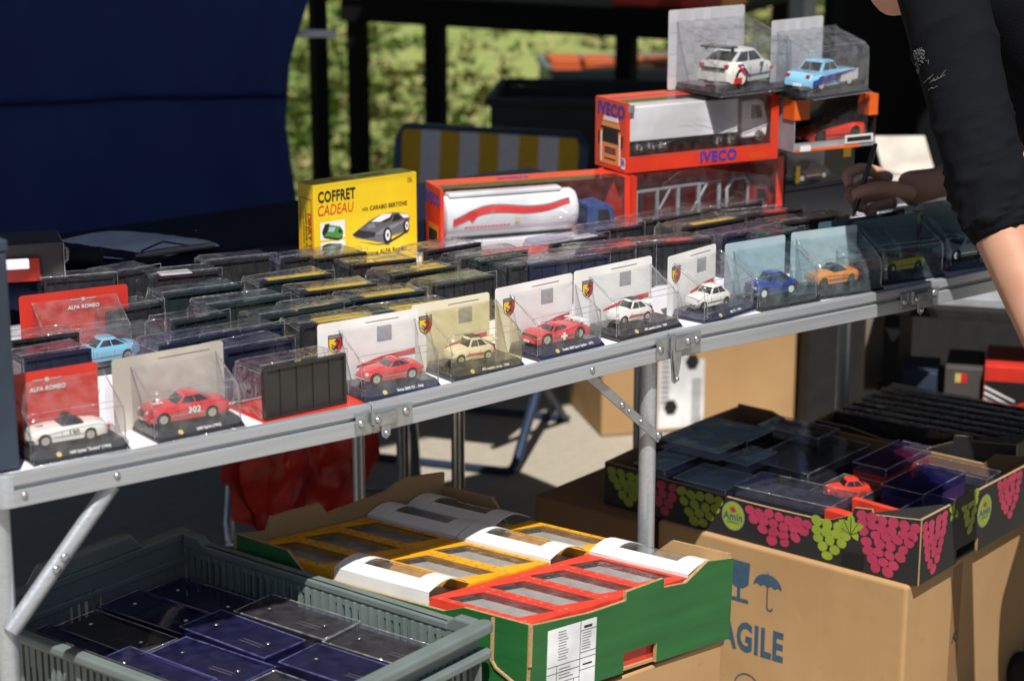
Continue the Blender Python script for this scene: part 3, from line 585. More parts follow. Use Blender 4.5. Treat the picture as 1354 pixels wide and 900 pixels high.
q.loft([[Vector((b0.x, b0.y, z)).lerp(Vector((b1.x, b1.y, z)), i/20)+Vector((.03*sin(i*1.3+z), .03*sin(i*.9), 0)) for i in range(21)] for z in (2.45, 1.6, 1.0, .5, .02)], False)
q.build('side_wall', M['black_cloth'], shade_tent, 70, fixn=False)
for x, y in ((4.37, .43), (4.37, 2.27)): q = MB(); q.box(x-.02, y-.02, 0, x+.02, y+.02, 2.45); q.build('pole', M['black'], shade_tent)
# black stall table far behind, red boxes on it
A = atd(440, 5, 6.3); A.z = 0; B_ = atd(955, 30, 5.75); B_.z = 0
ax = (B_-A); Lt = ax.length; rz_ = math.atan2(ax.y, ax.x); zt_ = .83
st = thing('stall_table', 'black stall table with square legs in front of the grassy bank', 'table', A, rz_)
q = MB(); q.box(0, 0, zt_-.02, Lt, .62, zt_); q.build('tabletop', M['post_black'], st, bev=.003)
q = MB(); q.box(.02, .012, zt_-.085, Lt-.02, .03, zt_-.021); q.build('apron', M['post_black'], st)
for px in (459, 571, 826):
    p = atd(px, 150, 6.0); t = max(.03, min(Lt-.03, (px-440)/(955-440)*Lt))
    q = MB(); q.box(t-.026, .04, 0, t+.026, .09, zt_-.021); q.build('leg', M['post_black'], st, bev=.003)
for t in (.03, Lt-.03): q = MB(); q.box(t-.026, .55, 0, t+.026, .60, zt_-.021); q.build('leg', M['black_matt'], st, bev=.003)
for i, (t, lw, lab) in enumerate(((.72, .22, 'red carton lying on the black stall table'), (.965-.14, .20, 'second red carton beside the first on the black stall table'))):
    q = MB(); q.box(0, 0, 0, lw, .2, .09); q.box(.01, -.001, .01, lw-.01, 0, .075); o = q.build('carton', [M['box_red']], None, bev=.003, loc=A+ax.normalized()*(t*Lt)+Vector((0, 0, zt_))+Vector((-ax.y, ax.x, 0)).normalized()*.05, rot=(0, 0, rz_)); tag(o, lab, 'box')
# crates on the ground under the far table
def slat_crate(name, label, loc, rz, Lx, Ly, h, m, cat='crate', wall=.006):
    g = thing(name, label, cat, loc, rz); 
    q = MB(); q.box(-Lx/2, -Ly/2, 0, Lx/2, Ly/2, .01); q.build('floor', m, g)
    for a, b_, c, d in ((-Lx/2, -Ly/2, Lx/2, -Ly/2+wall), (-Lx/2, Ly/2-wall, Lx/2, Ly/2), (-Lx/2, -Ly/2+wall, -Lx/2+wall, Ly/2-wall), (Lx/2-wall, -Ly/2+wall, Lx/2, Ly/2-wall)):
        q = MB(); q.box(a, b_, .0102, c, d, h-.021); q.build('side', m, g)
    q = MB(); e = .012
    for a, b_, c, d in ((-Lx/2-e, -Ly/2-e, Lx/2+e, -Ly/2+wall), (-Lx/2-e, Ly/2-wall, Lx/2+e, Ly/2+e), (-Lx/2-e, -Ly/2+wall, -Lx/2+wall, Ly/2-wall), (Lx/2-wall, -Ly/2+wall, Lx/2+e, Ly/2-wall)): q.box(a, b_, h-.02, c, d, h)
    q.build('rim', m, g, bev=.002); return g
pc = atd(785, 150, 5.6); slat_crate('crate', 'black crate standing behind the striped chair', (pc.x, pc.y, .32), -YAW-.1, .52, .36, .33, M['tray_black'])
q = MB(); q.box(-.2, -.15, 0, .2, .15, .308); tag(q.build('carton', M['black_matt'], None, loc=(pc.x, pc.y, .011), rot=(0, 0, -YAW-.1)), 'black carton carrying the black crate behind the striped chair', 'box')
pc2 = atd(840, 108, 7.15); pc2.z = .30
slat_crate('crate', 'grey crate of orange items standing in sunlight by the bank', pc2, -YAW+.1, .62, .4, .22, M['crate_grey'])
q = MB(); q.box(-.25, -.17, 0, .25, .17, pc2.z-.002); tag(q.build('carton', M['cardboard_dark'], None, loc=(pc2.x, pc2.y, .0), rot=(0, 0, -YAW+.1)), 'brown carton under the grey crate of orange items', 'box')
rnd = random.Random(3)
for i in range(10):
    lx, ly = -.24+.118*(i % 5), -.09+.18*(i//5); c_, s_ = cos(-YAW+.1), sin(-YAW+.1)
    q = MB(); q.box(-.052, -.08, 0, .052, .08, .185+.03*rnd.random()); o = q.build('orange_box', M['orange_dull'], None, bev=.004, loc=(pc2.x+lx*c_-ly*s_, pc2.y+lx*s_+ly*c_, pc2.z+.012), rot=(0, 0, -YAW+.1+rnd.uniform(-.04, .04)))
    tag(o, 'small orange box packed in the grey crate by the bank', 'box', 'orange boxes in the grey crate')
# second table behind, under a navy cloth
t2 = thing('cloth_covered_table', 'rear table under a navy cloth, darkened for shade, holding paper and boxes', 'table', (-.45, .68, 0))
q = MB(); q.box(0, 0, .742, 1.95, .27, .75); q.build('tabletop', M['table_cloth'], t2)  # hidden right end and depth set for the shade the table casts
q = MB(); n = 40
q.loft([[(1.95*i/n, -.004-.012*(1+sin(i*1.9))*j/3, .7495-.18*j/3) for i in range(n+1)] for j in range(4)], False); q.build('cloth_drop', M['table_cloth'], t2, 60, fixn=False)
for x in (.05, 1.62):
    for y in (.05, .22): q = MB(); q.tube([(x, y, 0), (x, y, .7419)], .012, 10); q.build('leg', M['steel'], t2, 50)
def bx(name, label, cat, px, py, z, rz, dims, m, bev=.002, group=None, parts=None):
    p = at(px, py, z); q = MB(); q.box(-dims[0]/2, -dims[1]/2, 0, dims[0]/2, dims[1]/2, dims[2]); o = q.build(name, M[m], None, bev=bev, loc=p, rot=(0, 0, rz)); return tag(o, label, cat, group)
p = at(158, 327, .7505); q = MB(); n = 10
q.loft([[(-.14+.28*i/n, -.085+.17*j/n, .003+.006*sin(i*.8+j*.4)) for i in range(n+1)] for j in range(n+1)], False)
tag(q.build('paper_sheet', M['paper'], None, 60, loc=p, rot=(0, 0, -.3), fixn=False), 'large sheet of white paper tinted with bluish shade on the rear table', 'paper')
p = at(225, 336, .764); q = MB(); q.tube([(-.055, -.016, .004), (-.02, -.006, .005), (.07, .02, .005)], [.004, .006, .005], 8); q.tube([(-.045, -.012, .010), (-.01, .0, .020), (.03, .006, .010)], .0016, 6)
tag(q.build('pen_clip', M['black'], None, 50, loc=p, rot=(0, 0, -.35)), 'black clip with a wire lever lying on the paper sheet', 'clip')
p = at(104, 340, .7655); q = MB(); q.tube([(-.036, 0, 0), (-.033, 0, 0), (.033, 0, 0), (.036, 0, 0)], [.009, .015, .015, .009], 16); tag(q.build('black_roll', M['black_matt'], None, 50, loc=p, rot=(0, 0, -.6)), 'black cylindrical roll lying next to the paper sheet', 'roll')
g = thing('storage_box', 'grey brown box with a metal handle on the rear table', 'box', at(40, 362, .752), -.35)
q = MB(); q.box(-.06, -.045, 0, .045, .045, .055); q.build('body', M['storage'], g, bev=.002); q = MB(); q.box(.0455, -.043, .002, .047, .043, .053); q.build('end_panel', M['card_back'], g)
q = MB(); q.tube([(.047, -.02, .018), (.053, -.02, .023), (.053, -.02, .038), (.047, -.02, .043)], .0035, 6); q.build('handle', M['steel'], g, 50)
bx('carton', 'small red box in front of the grey brown storage box', 'box', 26, 371, .752, -.4, (.06, .025, .035), 'box_red')
bx('carton', 'small pale box lying on the red one beside the storage box', 'box', 20, 355, .7878, -.4, (.04, .02, .012), 'paper')
# tall slate box at the table's left end
g = thing('upright_box', 'tall narrow slate blue box standing at the table end', 'box', (-.117, .036, tz(0)+.003), -.02)
q = MB(); q.box(.100, -.012, 0, .155, .10, .250); q.build('carton', M['slate_box'], g, bev=.003); q = MB(); q.box(.0985, -.0135, .2502, .1565, .1015, .263); q.build('lid', M['slate_box'], g, bev=.002)
# ================================================================ chairs, bag
def tube_chair(label, loc, rz, striped):
    g = thing('folding_chair', label, 'chair', loc, rz, None); fr = M['blue_metal'] if striped else M['steel']
    for s in (-1, 1):
        x = s*.225
        q = MB(); q.tube([(x, .30, .80), (x, .27, .62), (x, .22, .44), (x, .0, .22), (x, -.17, .03), (x*.98, -.19, .012)], .011, 10); q.build('side_tube', fr, g, 60)
        q = MB(); q.tube([(x*.93, -.22, .44), (x*.93, .0, .24), (x*.93, .20, .03), (x*.92, .22, .012)], .010, 10); q.build('leg', fr, g, 60)
        q = MB(); q.tube([(x, .27, .62), (x*1.04, .1, .64), (x*1.04, -.12, .62), (x*.97, -.20, .44)], .009, 8); q.build('armrest', fr, g, 60)
    q = MB(); q.tube([(-.225, .30, .80), (-.21, .305, .835), (.21, .305, .835), (.225, .30, .80)], .011, 10); q.build('top_tube', fr, g, 60)
    for y in (-.19, .22): q = MB(); q.tube([(-.22, y, .012), (.22, y, .012)], .010, 10); q.build('cross_bar', fr, g, 60)
    if striped:
        n = 9
        for i in range(n):
            a, c = -.215+.43*i/n, -.215+.43*(i+1)/n
            q = MB(); q.loft([[(a, .30-.004, .83), (a, .285, .72), (a, .235, .46), (a, .0, .41), (a, -.2, .44)], [(c, .30-.004, .83), (c, .285, .72), (c, .235, .46), (c, .0, .41), (c, -.2, .44)]], False)
            q.build('stripe', M['cloth_white' if i % 2 else 'cloth_yellow'], g, 60, fixn=False)
    return g
cyaw = -1.0; cl = atd(649, 172, 4.85); cg = tube_chair('folding garden chair with a yellow and white striped back', (cl.x+.305*sin(cyaw), cl.y-.305*cos(cyaw), 0), cyaw, True); cg.scale = (1.02, 1, cl.z/.838)
# chair turned so that its striped back faces the table
c2 = atd(300, 655, 4.2); g = thing('folding_stool', 'low tubular steel stool half hidden by the red plastic bag', 'stool', (c2.x+.15, c2.y-.12, 0), -.66)
for y0_, y1_ in ((-.15, .15), (.15, -.15)):
    for x in (-.185, .185): q = MB(); x_ = x*(1 if y0_ < 0 else .92); q.tube([(x_, y0_, .40), (x_, y0_*.9, .36), (x_, y1_*.9, .05), (x_*.98, y1_, .012)], .011, 10); q.build('leg', M['steel'], g, 60)
    q = MB(); q.tube([(-.175, y1_, .012), (.175, y1_, .012)], .011, 10); q.build('cross_bar', M['steel'], g, 60)
q = MB(); q.box(-.19, -.155, .401, .19, .155, .407); q.build('seat', M['black_cloth'], g)
# red plastic bag hung on the rear of the table
g = thing('plastic_bag', 'crumpled red plastic bag hanging behind the table rail', 'bag', atd(402, 688, 3.62))
from mathutils import noise
rnd = random.Random(11); rings = []; nn = 90
for j in range(44):
    t = j/43; z = .0+.40*t+.02*sin(1.0*t); rx = .135*(1-.10*t)*(.70+.30*min(1, t*6)); ry = .040*(1-.45*t)*(.45+.55*min(1, t*3)); row = []
    for k in range(nn):
        a = 2*pi*k/nn; f = 1+.10*sin(5*a+t*2)+.10*sin(9*a-t*3)+.08*sin(17*a+2*t)+.05*sin(29*a+3*t); v_ = Vector((rx*cos(a)*f, ry*sin(a)*f, z)); dn = noise.noise(v_*22)*.020+abs(noise.noise(v_*48+Vector((3, 1, 2))))*.014-.005; row.append((v_.x*(1+dn/rx), v_.y*(1+dn/ry*.8), z+.012*sin(7*a+t*5)*(1-t) + .012*sin(3*a) + .012*noise.noise(v_*30)))
    rings.append(row)
q = MB(); q.loft(rings, True, True, False); q.build('sack', M['red_bag'], g, 70, fixn=False)
for s in (-1, 1): q = MB(); q.tube([(s*.10, 0, .42), (s*.07, -.004, .45), (s*.03, -.01, .478)], [.02, .012, .01], 8, flat=.4); q.build('handle', M['red_bag'], g, 60)
# ================================================================ front row of blister packs with their cars
GF = 'opened cards along the table front'
def front_pack(FL, FR, label, **k):
    a, c = T(*FL), T(*FR); d = c-a; d.z = 0; yaw = math.atan2(d.y, d.x); w_ = max(.105, min(.122, d.length)) if not k.pop('fit', 0) else d.length
    n_ = Vector((-sin(yaw), cos(yaw), 0)); m_ = (a+c)/2 + n_*PD/2; m_.z = tz(m_.x)+.0006
    return pack(label, m_, yaw, group=GF, w=w_, **k), m_, yaw
def on_base(p, dx=0, dy=0):
    g, m_, yaw = p; return m_ + Vector((cos(yaw)*dx - sin(yaw)*dy, sin(yaw)*dx+cos(yaw)*dy, .0135)), yaw
def red_card_print(g, x=0, z=.070, d=PD, s=1):
    y = d/2-.0012
    text('ALFA ROMEO', .0072*s, M['ink_white'], g, (x, y, z), FRONT, sx=.95, shear=.15, bold=.03)
    q = MB(); q.disc((x, y+.0005, z+.0105), (0, -1, 0), .0028, .0006, 12); q.box(x-.018, y-.0001, z+.0105, x-.004, y+.0004, z+.0113); q.box(x+.004, y-.0001, z+.0105, x+.018, y+.0004, z+.0113); q.build('emblem', M['card_grey'], g)
def number(g, s, x, y, z, size, m='ink_black', rot=FRONT): return text(s, size, M[m], g, (x, y, z), rot, bold=.03, name='race_number')
p1 = front_pack((44, 617), (172, 595), 'clear pack with red card holding the white spider at the table end', base='base_black', card='card_red', cw=.142, ch=.092, cardx=-.020, title='1600 Spider "Duetto" (1966)')
red_card_print(p1[0], -.012)
l, y_ = on_base(p1, -.004, .004); c1 = car('model_car', 'white open spider with a black soft top and race number', S_SPIDER, 'white', l, y_-.06, roof='roof_black', group='model cars in the front row')
number(c1, '130', .004, -.0193, .0128, .0085); number(c1, '130', -.032, -.004, .0222, .006, rot=(0, 0, 0))
p2 = front_pack((209, 587), (324, 565), 'clear pack with grey card holding the red coupe numbered 302', card='card_grey', cw=.150, cardx=-.006, title='2600 Sprint (1962)')
q = MB(); q.box(-.02, PD/2-.0005, .0838, .05, PD/2-.0001, .0846); q.build('small_print', M['ink_grey'], p2[0])
l, y_ = on_base(p2, -.004, .004); c2_ = car('model_car', 'red coupe with white race number 302 on bonnet and door', S_COUPE, 'red', l, y_-.10, group='model cars in the front row')
number(c2_, '302', .006, -.0206, .0150, .0105, 'ink_white'); number(c2_, '302', -.034, -.003, .0242, .0085, 'ink_white', (0, -.06, 0))
p4_ = front_pack((483, 535), (585, 513), 'clear pack with white shield card holding the red fastback coupe', base='base_blue', card='card_white', cw=.150, cardx=-.012, emblem=True, stripe=True, title='Simca 2000 GT - 1963')
l, y_ = on_base(p4_, .0, .005); car('model_car', 'red fastback coupe with round headlights on a blue black base', S_GT, 'red', l, y_-.04, group='model cars in the front row')
def stripe500(c, S):
    q = MB(); q.prism([(-.014, .0095), (.014, .0095), (.016, .0120), (-.010, .0130)], -S['W']/2-.0004, -S['W']/2+.0002); q.build('side_stripe', M['ink_red'], c)
def lid500(c, m='ivory'):
    q = MB(); q.add([(.0275, -.011, .0225), (.0275, .011, .0225), (.0415, .0095, .0245), (.0415, -.0095, .0245), (.0275, -.011, .0233), (.0275, .011, .0233), (.0415, .0095, .0253), (.0415, -.0095, .0253)],
        [(3, 2, 1, 0), (4, 5, 6, 7), (0, 1, 5, 4), (1, 2, 6, 5), (2, 3, 7, 6), (3, 0, 4, 7)]); q.build('engine_lid', M['paint_'+m], c)
    q = MB(); q.box(.027, -.010, .006, .0352, .010, .0185); q.build('engine', M['black'], c)
    q = MB(); q.box(-.002, -.0088, .0318, .012, .0088, .0326); q.build('sunroof', M['roof_black'], c)
p5 = front_pack((601, 507), (695, 485), 'yellowed clear pack with cream card holding a cream small car', card='card_cream', film='clear_old', cw=.126, cardx=-.016, emblem=True, stripe=True, title='695 assetto corsa - 1969')
l, y_ = on_base(p5, -.008, .005); c5 = car('model_car', 'cream bubble shaped small car with red side stripe and raised engine lid', S_500, 'ivory', l, y_-.05, group='model cars in the front row'); stripe500(c5, S_500); lid500(c5)
p6 = front_pack((716, 480), (800, 457), 'clear pack with white shield card holding the low red racer', base='base_blue', cw=.142, cardx=-.012, emblem=True, stripe=True, title='Osella 2000 Sport Spider - 1972')
l, y_ = on_base(p6, -.002, .004); c6 = car('model_car', 'low red open racing car with wide wheel arches and white rear wing', S_RACE, 'red', l, y_-.06, group='model cars in the front row', bumper=None)
q = MB(); q.box(.033, -.019, .0225, .047, .019, .0238); q.box(.039, -.012, .015, .041, -.010, .0226); q.box(.039, .010, .015, .041, .012, .0226); q.build('rear_wing', M['paint_white'], c6)
q = MB(); q.prism([(-.002, .004), (.002, .004), (.002, .0075), (.0055, .0075), (.0055, .0105), (.002, .0105), (.002, .014), (-.002, .014), (-.002, .0105), (-.0055, .0105), (-.0055, .0075), (-.002, .0075)], -.0222, -.0217); q.build('white_cross', M['ink_white'], c6)
p7 = front_pack((820, 454), (903, 433), 'clear pack with tall white shield card holding a white striped small car', cw=.152, cardx=-.012, emblem=True, stripe=True, title='695 assetto corsa - 1969')
l, y_ = on_base(p7, -.008, .005); c7 = car('model_car', 'white bubble shaped small car with red side stripe and raised engine lid', S_500, 'white', l, y_-.05, group='model cars in the front row'); stripe500(c7, S_500); lid500(c7, 'white')
p8 = front_pack((938, 430), (1000, 411), 'clear pack with blue base holding the plain white small saloon', base='base_blue', cw=.118, cardx=-.012, emblem=True, stripe=True, title='850 TC - 1960')
l, y_ = on_base(p8, -.012, .004); car('model_car', 'plain white small rounded saloon without stripe on a blue base', S_600, 'white', l, y_-.14, group='model cars in the front row')
p9 = front_pack((1006, 413), (1084, 400), 'clear pack with pale icy card holding the dark blue saloon', card='card_ice', film='clear_ice', cw=.118, cardx=-.014)
l, y_ = on_base(p9, -.008, .004); car('model_car', 'dark blue rounded old saloon with whitewall wheels', S_OLD, 'blue', l, y_+.02, group='model cars in the front row', rim='paint_white')
p10 = front_pack((1083, 397), (1170, 386), 'clear pack with pale icy card holding the orange open car', card='card_ice', film='clear_ice', cw=.125, cardx=-.006)
l, y_ = on_base(p10, -.012, .004); car('model_car', 'orange spider with black interior beside the dark blue saloon', dict(S_SPIDER, L=.092), 'orange', l, y_+.06, roof='roof_black', group='model cars in the front row')
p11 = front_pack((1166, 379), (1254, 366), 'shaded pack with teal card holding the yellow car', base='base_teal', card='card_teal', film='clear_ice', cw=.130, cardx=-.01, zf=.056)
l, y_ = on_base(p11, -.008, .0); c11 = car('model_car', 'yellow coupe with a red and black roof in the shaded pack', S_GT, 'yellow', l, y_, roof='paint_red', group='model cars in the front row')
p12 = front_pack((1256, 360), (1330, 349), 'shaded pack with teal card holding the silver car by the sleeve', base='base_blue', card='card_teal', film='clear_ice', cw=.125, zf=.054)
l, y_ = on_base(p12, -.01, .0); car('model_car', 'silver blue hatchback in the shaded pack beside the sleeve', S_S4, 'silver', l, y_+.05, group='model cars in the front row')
pr_ = T(1143, 356, .02); pr_.z = tz(pr_.x)+.0145
bpk = pack('clear pack with the red car peeping out behind the orange car', (pr_.x, pr_.y+.008, tz(pr_.x)+.001), -.12, base='base_teal', card='card_teal', film='clear_ice', group='opened cards standing in the second row', cw=.12)
car('model_car', 'red car standing directly behind the orange spider', S_GT, 'red', (pr_.x-.005, pr_.y+.008, pr_.z), .02)
# second row: red card with the pale blue car in a clear box
a, c = T(23, 392, .092), T(170, 377, .092); mid = (a+c)/2; yw = math.atan2(c.y-a.y, c.x-a.x); nn_ = Vector((-sin(yw), cos(yw), 0)); loc = mid-nn_*PD/2; loc.z = tz(loc.x)+.001
rp = pack('clear pack with a red lettered card standing in the second row', loc, yw, card='card_red', cw=.150, ch=.092, base='base_black', group='opened cards standing in the second row'); red_card_print(rp, .012, .068)
a = T(158, 440, .045); g = thing('clear_case', 'clear plastic case holding the pale blue car', 'display case', (a.x-.02, a.y-.0, tz(a.x)+.001), -.09)
q = MB(); q.box(-.072, -.034, 0, .072, .034, .010); q.build('base', M['base_black'], g, bev=.001)
q = MB(); q.box(-.070, -.032, .0102, .070, .032, .050); q.build('lid', M['clear_dusty'], g, bev=.0012)
car('model_car', 'pale blue saloon in the clear case behind the red coupe', dict(S_COUPE, L=.095), 'sky', (a.x-.028, a.y, tz(a.x)+.0112), -.05)
# ================================================================ packs lying on their cards, black base undersides towards the front
LY = [ # TL, TR, base, card, film, label
 ((348, 487), (456, 467), 'base_smoke', 'card_red', 'clear', 'pack with ribbed black base and a red card jutting from under it'),
 ((57, 370), (152, 365), 'base_black', 'card_dark', 'clear_dusty', 'large dusty clear pack behind the red lettered card'),
 ((150, 363), (203, 354), 'base_black', 'card_dark', 'clear_dusty', 'narrow black pack beside the dusty one behind the red lettered card'),
 ((217, 390), (321, 376), 'base_teal', 'card_red', 'clear_ice', 'teal backed pack with a wrinkled shiny base behind the clear case'),
 ((276, 406), (382, 390), 'base_teal', 'card_red', 'clear_ice', 'teal backed pack in front of the wrinkled shiny one'),
 ((347, 421), (451, 401), 'base_teal', 'card_yellow', 'clear_ice', 'teal backed pack with yellow card two rows behind the ribbed base'),
 ((214, 458), (312, 437), 'base_blue', 'card_grey', 'clear_violet', 'dark blue pack lying right behind the grey card of the red coupe'),
 ((297, 464), (387, 449), 'base_blue', 'card_dark', 'clear_violet', 'blue black pack between the red coupe card and the ribbed base'),
 ((373, 345), (475, 329), 'base_black', 'card_dark', 'clear_violet', 'black pack directly in front of the yellow gift box side'),
 ((463, 351), (550, 340), 'base_black', 'card_yellow', 'clear', 'black pack with yellow card in front of the yellow gift box'),
 ((344, 374), (440, 360), 'base_teal', 'card_yellow', 'clear', 'teal black pack one row before the yellow gift box'),
 ((398, 388), (497, 373), 'base_black', 'card_yellow', 'clear', 'black pack showing its bright yellow patterned card top'),
 ((517, 365), (603, 350), 'base_black', 'card_yellow', 'clear', 'black pack with yellow card before the tanker box end'),
 ((561, 333), (635, 319), 'base_black', 'card_red', 'clear', 'black pack with red card touching the tanker box end'),
 ((612, 343), (697, 329), 'base_black', 'card_cream', 'clear', 'black pack in front of the tanker box under the white tank'),
 ((573, 378), (655, 362), 'base_black', 'card_cream', 'clear_old', 'black pack with brownish film behind the cream card'),
 ((466, 398), (562, 382), 'base_teal', 'card_yellow', 'clear', 'teal black pack with yellow edge two rows behind the red fastback'),
 ((399, 433), (505, 414), 'base_black', 'card_yellow', 'clear', 'black pack with yellow edge right behind the red fastback card'),
 ((504, 417), (608, 400), 'base_black', 'card_yellow', 'clear', 'black pack right behind the cream small car card'),
 ((672, 354), (752, 341), 'base_black', 'card_dark', 'clear', 'black pack behind the low red racer card'),
 ((847, 293), (925, 281), 'base_black', 'card_red', 'clear', 'black pack in front of the red box upright post'),
 ((925, 279), (1010, 267), 'base_black', 'card_dark', 'clear', 'black pack in front of the grey frame trailer'),
 ((968, 286), (1060, 277), 'base_black', 'card_red', 'clear', 'black pack with red card below the grey frame trailer'),
 ((904, 300), (985, 288), 'base_smoke', 'card_yellow', 'clear', 'black pack with a yellow printed end before the frame trailer'),
 ((1033, 295), (1124, 283), 'base_black', 'card_red', 'clear', 'black pack with red card near the writing hand'),
 ((957, 313), (1035, 297), 'base_blue', 'card_dark', 'clear_violet', 'blue black pack behind the pale icy cards'),
 ((728, 322), (804, 311), 'base_black', 'card_white', 'clear_violet', 'black pack with white card before the blue truck cab'),
 ((755, 329), (868, 325), 'base_black', 'card_red', 'clear', 'glossy black pack with a red card before the red upright post'),
 ((861, 322), (941, 315), 'base_black', 'card_red', 'clear', 'glossy black pack with red card behind the plain white saloon card'),
 ((700, 352), (804, 338), 'base_blue', 'card_dark', 'clear_violet', 'blue clear pack right behind the white striped small car card'),
 ((1016, 312), (1062, 303), 'base_teal', 'card_red', 'clear_ice', 'teal pack behind the icy card of the dark blue saloon'),
 ((1120, 292), (1200, 276), 'base_black', 'card_dark', 'clear', 'black pack under the writing hand'),
 ((1200, 283), (1278, 271), 'base_teal', 'card_dark', 'clear_ice', 'teal pack under the bare forearm'),
 ((14, 450), (104, 440), 'base_black', 'card_red', 'clear', 'black pack with red card beside the pale blue car case'),
 ((30, 474), (120, 461), 'base_blue', 'card_red', 'clear_violet', 'blue black pack right behind the red card of the white spider'),
 ((205, 367), (290, 357), 'base_black', 'card_white', 'clear_dusty', 'dusty pack with a pale card behind the wrinkled teal one'),
 ((278, 349), (362, 337), 'base_black', 'card_dark', 'clear_dusty', 'dusty clear pack beside the yellow gift box'),
 ((395, 410), (468, 397), 'base_teal', 'card_yellow', 'clear', 'teal black pack with yellow card top two rows behind the ribbed base'),
 ((745, 338), (838, 328), 'base_black', 'card_red', 'clear', 'black pack with red card behind the tall white shield card'),
 ((228, 426), (302, 414), 'base_teal', 'card_dark', 'clear', 'teal dark pack between the wrinkled shiny pack and the grey card'),
 ((140, 411), (215, 400), 'base_black', 'card_dark', 'clear_dusty', 'dark pack beside the red lettered card of the second row'),
 ((300, 441), (372, 430), 'base_blue', 'card_dark', 'clear', 'blue black pack behind the ribbed base and the grey card'),
 ((432, 340), (470, 334), 'base_black', 'card_dark', 'clear_dusty', 'narrow dark pack leaning against the yellow gift box'),
 ((640, 345), (690, 337), 'base_teal', 'card_dark', 'clear', 'narrow teal pack before the white tank'),
 ((790, 305), (850, 297), 'base_black', 'card_dark', 'clear', 'dark pack before the blue cab of the tanker'),
]
INCAR = {1: ('silver', 'silver'), 3: ('red', 'red'), 5: ('yellow', 'yellow'), 8: ('white', 'white'), 10: ('blue', 'blue'), 12: ('red', 'red'), 14: ('maroon', 'dark red'), 16: ('green', 'green'), 17: ('yellow', 'yellow'), 20: ('red', 'red'), 22: ('red', 'red'), 24: ('hotred', 'bright red'), 27: ('red', 'red'), 28: ('red', 'red'), 35: ('silver', 'silver'), 36: ('blue', 'blue'), 39: ('white', 'white')}
SPECS = (S_GT, S_600, S_COUPE, S_OLD)
H_ = PD + .001
rj = random.Random(5)
for ip, (TL, TR, base, card, film, lab) in enumerate(LY):
    a, c = T(*TL, H_), T(*TR, H_); d = c-a; d.z = 0; yaw = math.atan2(d.y, d.x); yaw = max(-.30, min(.08, yaw)); w_ = max(.085, min(.135, d.length)); mid = (a+c)/2
    big = 'with ribbed black base' in lab; yaw += 0 if big else rj.uniform(-.035, .035)
    pk = pack(lab, (mid.x, mid.y, tz(mid.x)+PD/2+.0012), yaw, base=base, card=card, film=film, lying=True, group='packs lying in rows with their black bases up', w=w_, cw=w_+(.032 if big else .008), cardx=.01 if big else 0, over=.012 if big else .0, ch=.088, ribs=4 if big else rj.choice((3, 4, 5)))
    if (card in ('card_yellow', 'card_white') or (card == 'card_red' and int(mid.x*100) % 2)) and not big and w_ > .09:     # a printed sleeve seen through the top of the bubble
        u_ = rj.uniform(-.4, .1)*w_; q = MB(); q.box(u_, -PD/2+.003, .015, min(w_/2-.006, u_+w_*(rj.uniform(.3, .6) if card != 'card_yellow' else rj.uniform(.55, .9))), -PD/2+.005, .015+rj.uniform(.016, .030)); q.build('printed_insert', M[card], pk)
    if ip in INCAR:                                   # the car fixed to the base, glimpsed through the clear top
        S_ = SPECS[ip % 4]; sc_ = min(1, (w_-.02)/S_['L']); pn_, cn_ = INCAR[ip]
        cg_ = car('model_car', f'{cn_} model car inside the '+' '.join(lab.split()[:10]), S_, pn_, (mid.x-.015*sin(yaw), mid.y+.015*cos(yaw), tz(mid.x)+PD/2+.0012-.002), yaw, group='cars glimpsed inside the lying packs'); cg_.rotation_euler.x = -pi/2; cg_.scale = (sc_,)*3
# ================================================================ yellow gift box
zt_ = .848
g = thing('gift_box', 'yellow cardboard gift box with a grey wedge shaped car printed on it', 'toy box', (0, 0, 0)); yb = g
a, c = at(414, 246, zt_), at(551, 227, zt_); W_ = (c-a).length; yaw = math.atan2((c-a).y, (c-a).x); hb = zt_-.70-.004
g.location = ((a.x+c.x)/2, (a.y+c.y)/2, .704); g.rotation_euler.z = yaw; D_ = .046
q = MB(); q.box(-W_/2, 0, 0, W_/2, D_, hb); q.build('carton', M['box_yellow'], g, bev=.0018, seg=2)
def pt(px, py):                         # photograph position on the front -> local x, z of the box
    o = Vector(g.location); n_ = Vector((-sin(yaw), cos(yaw), 0)); d = FW + RT*((px-677)/F) + UP*((450-py)/F); k = (o-CAM).dot(n_)/d.dot(n_); p = CAM+d*k-o
    return p.x*cos(yaw)+p.y*sin(yaw), p.z
def tx(s, px, py, size, m, **k): x, z = pt(px, py); return text(s, size, M[m], g, (x, -.0004, z), FRONT, **k)
tx('COFFRET', 445, 259, .024, 'ink_black', sx=.66, bold=.035, shear=0); tx('CADEAU', 443, 277, .0235, 'ink_red', sx=.72, shear=.18)
tx('1426', 482, 277, .008, 'ink_black', sx=.8); tx('CARABO BERTONE', 513.5, 272, .0098, 'ink_black', sx=.82, bold=.02); tx('Mécanique ALFA Romeo', 505, 332.5, .0105, 'ink_black', sx=.86, bold=.02); tx('33k', 541.5, 238, .011, 'ink_black', sx=.6)
x0, z0 = pt(424, 321); x1, z1 = pt(455.5, 289.5)
q = MB(); q.box(x0, -.0004, z0+.003, x1, 0, z1-.001, 0)
def flat(pts, y0, y1, mi): q.prism(pts, y0, y1, 'y', mi)
cx_, cz_, s_ = (x0+x1)/2, (z0+z1)/2+.001, (x1-x0)/32
P2 = lambda pts: [(cx_+u*s_, cz_+v*s_) for u, v in pts]
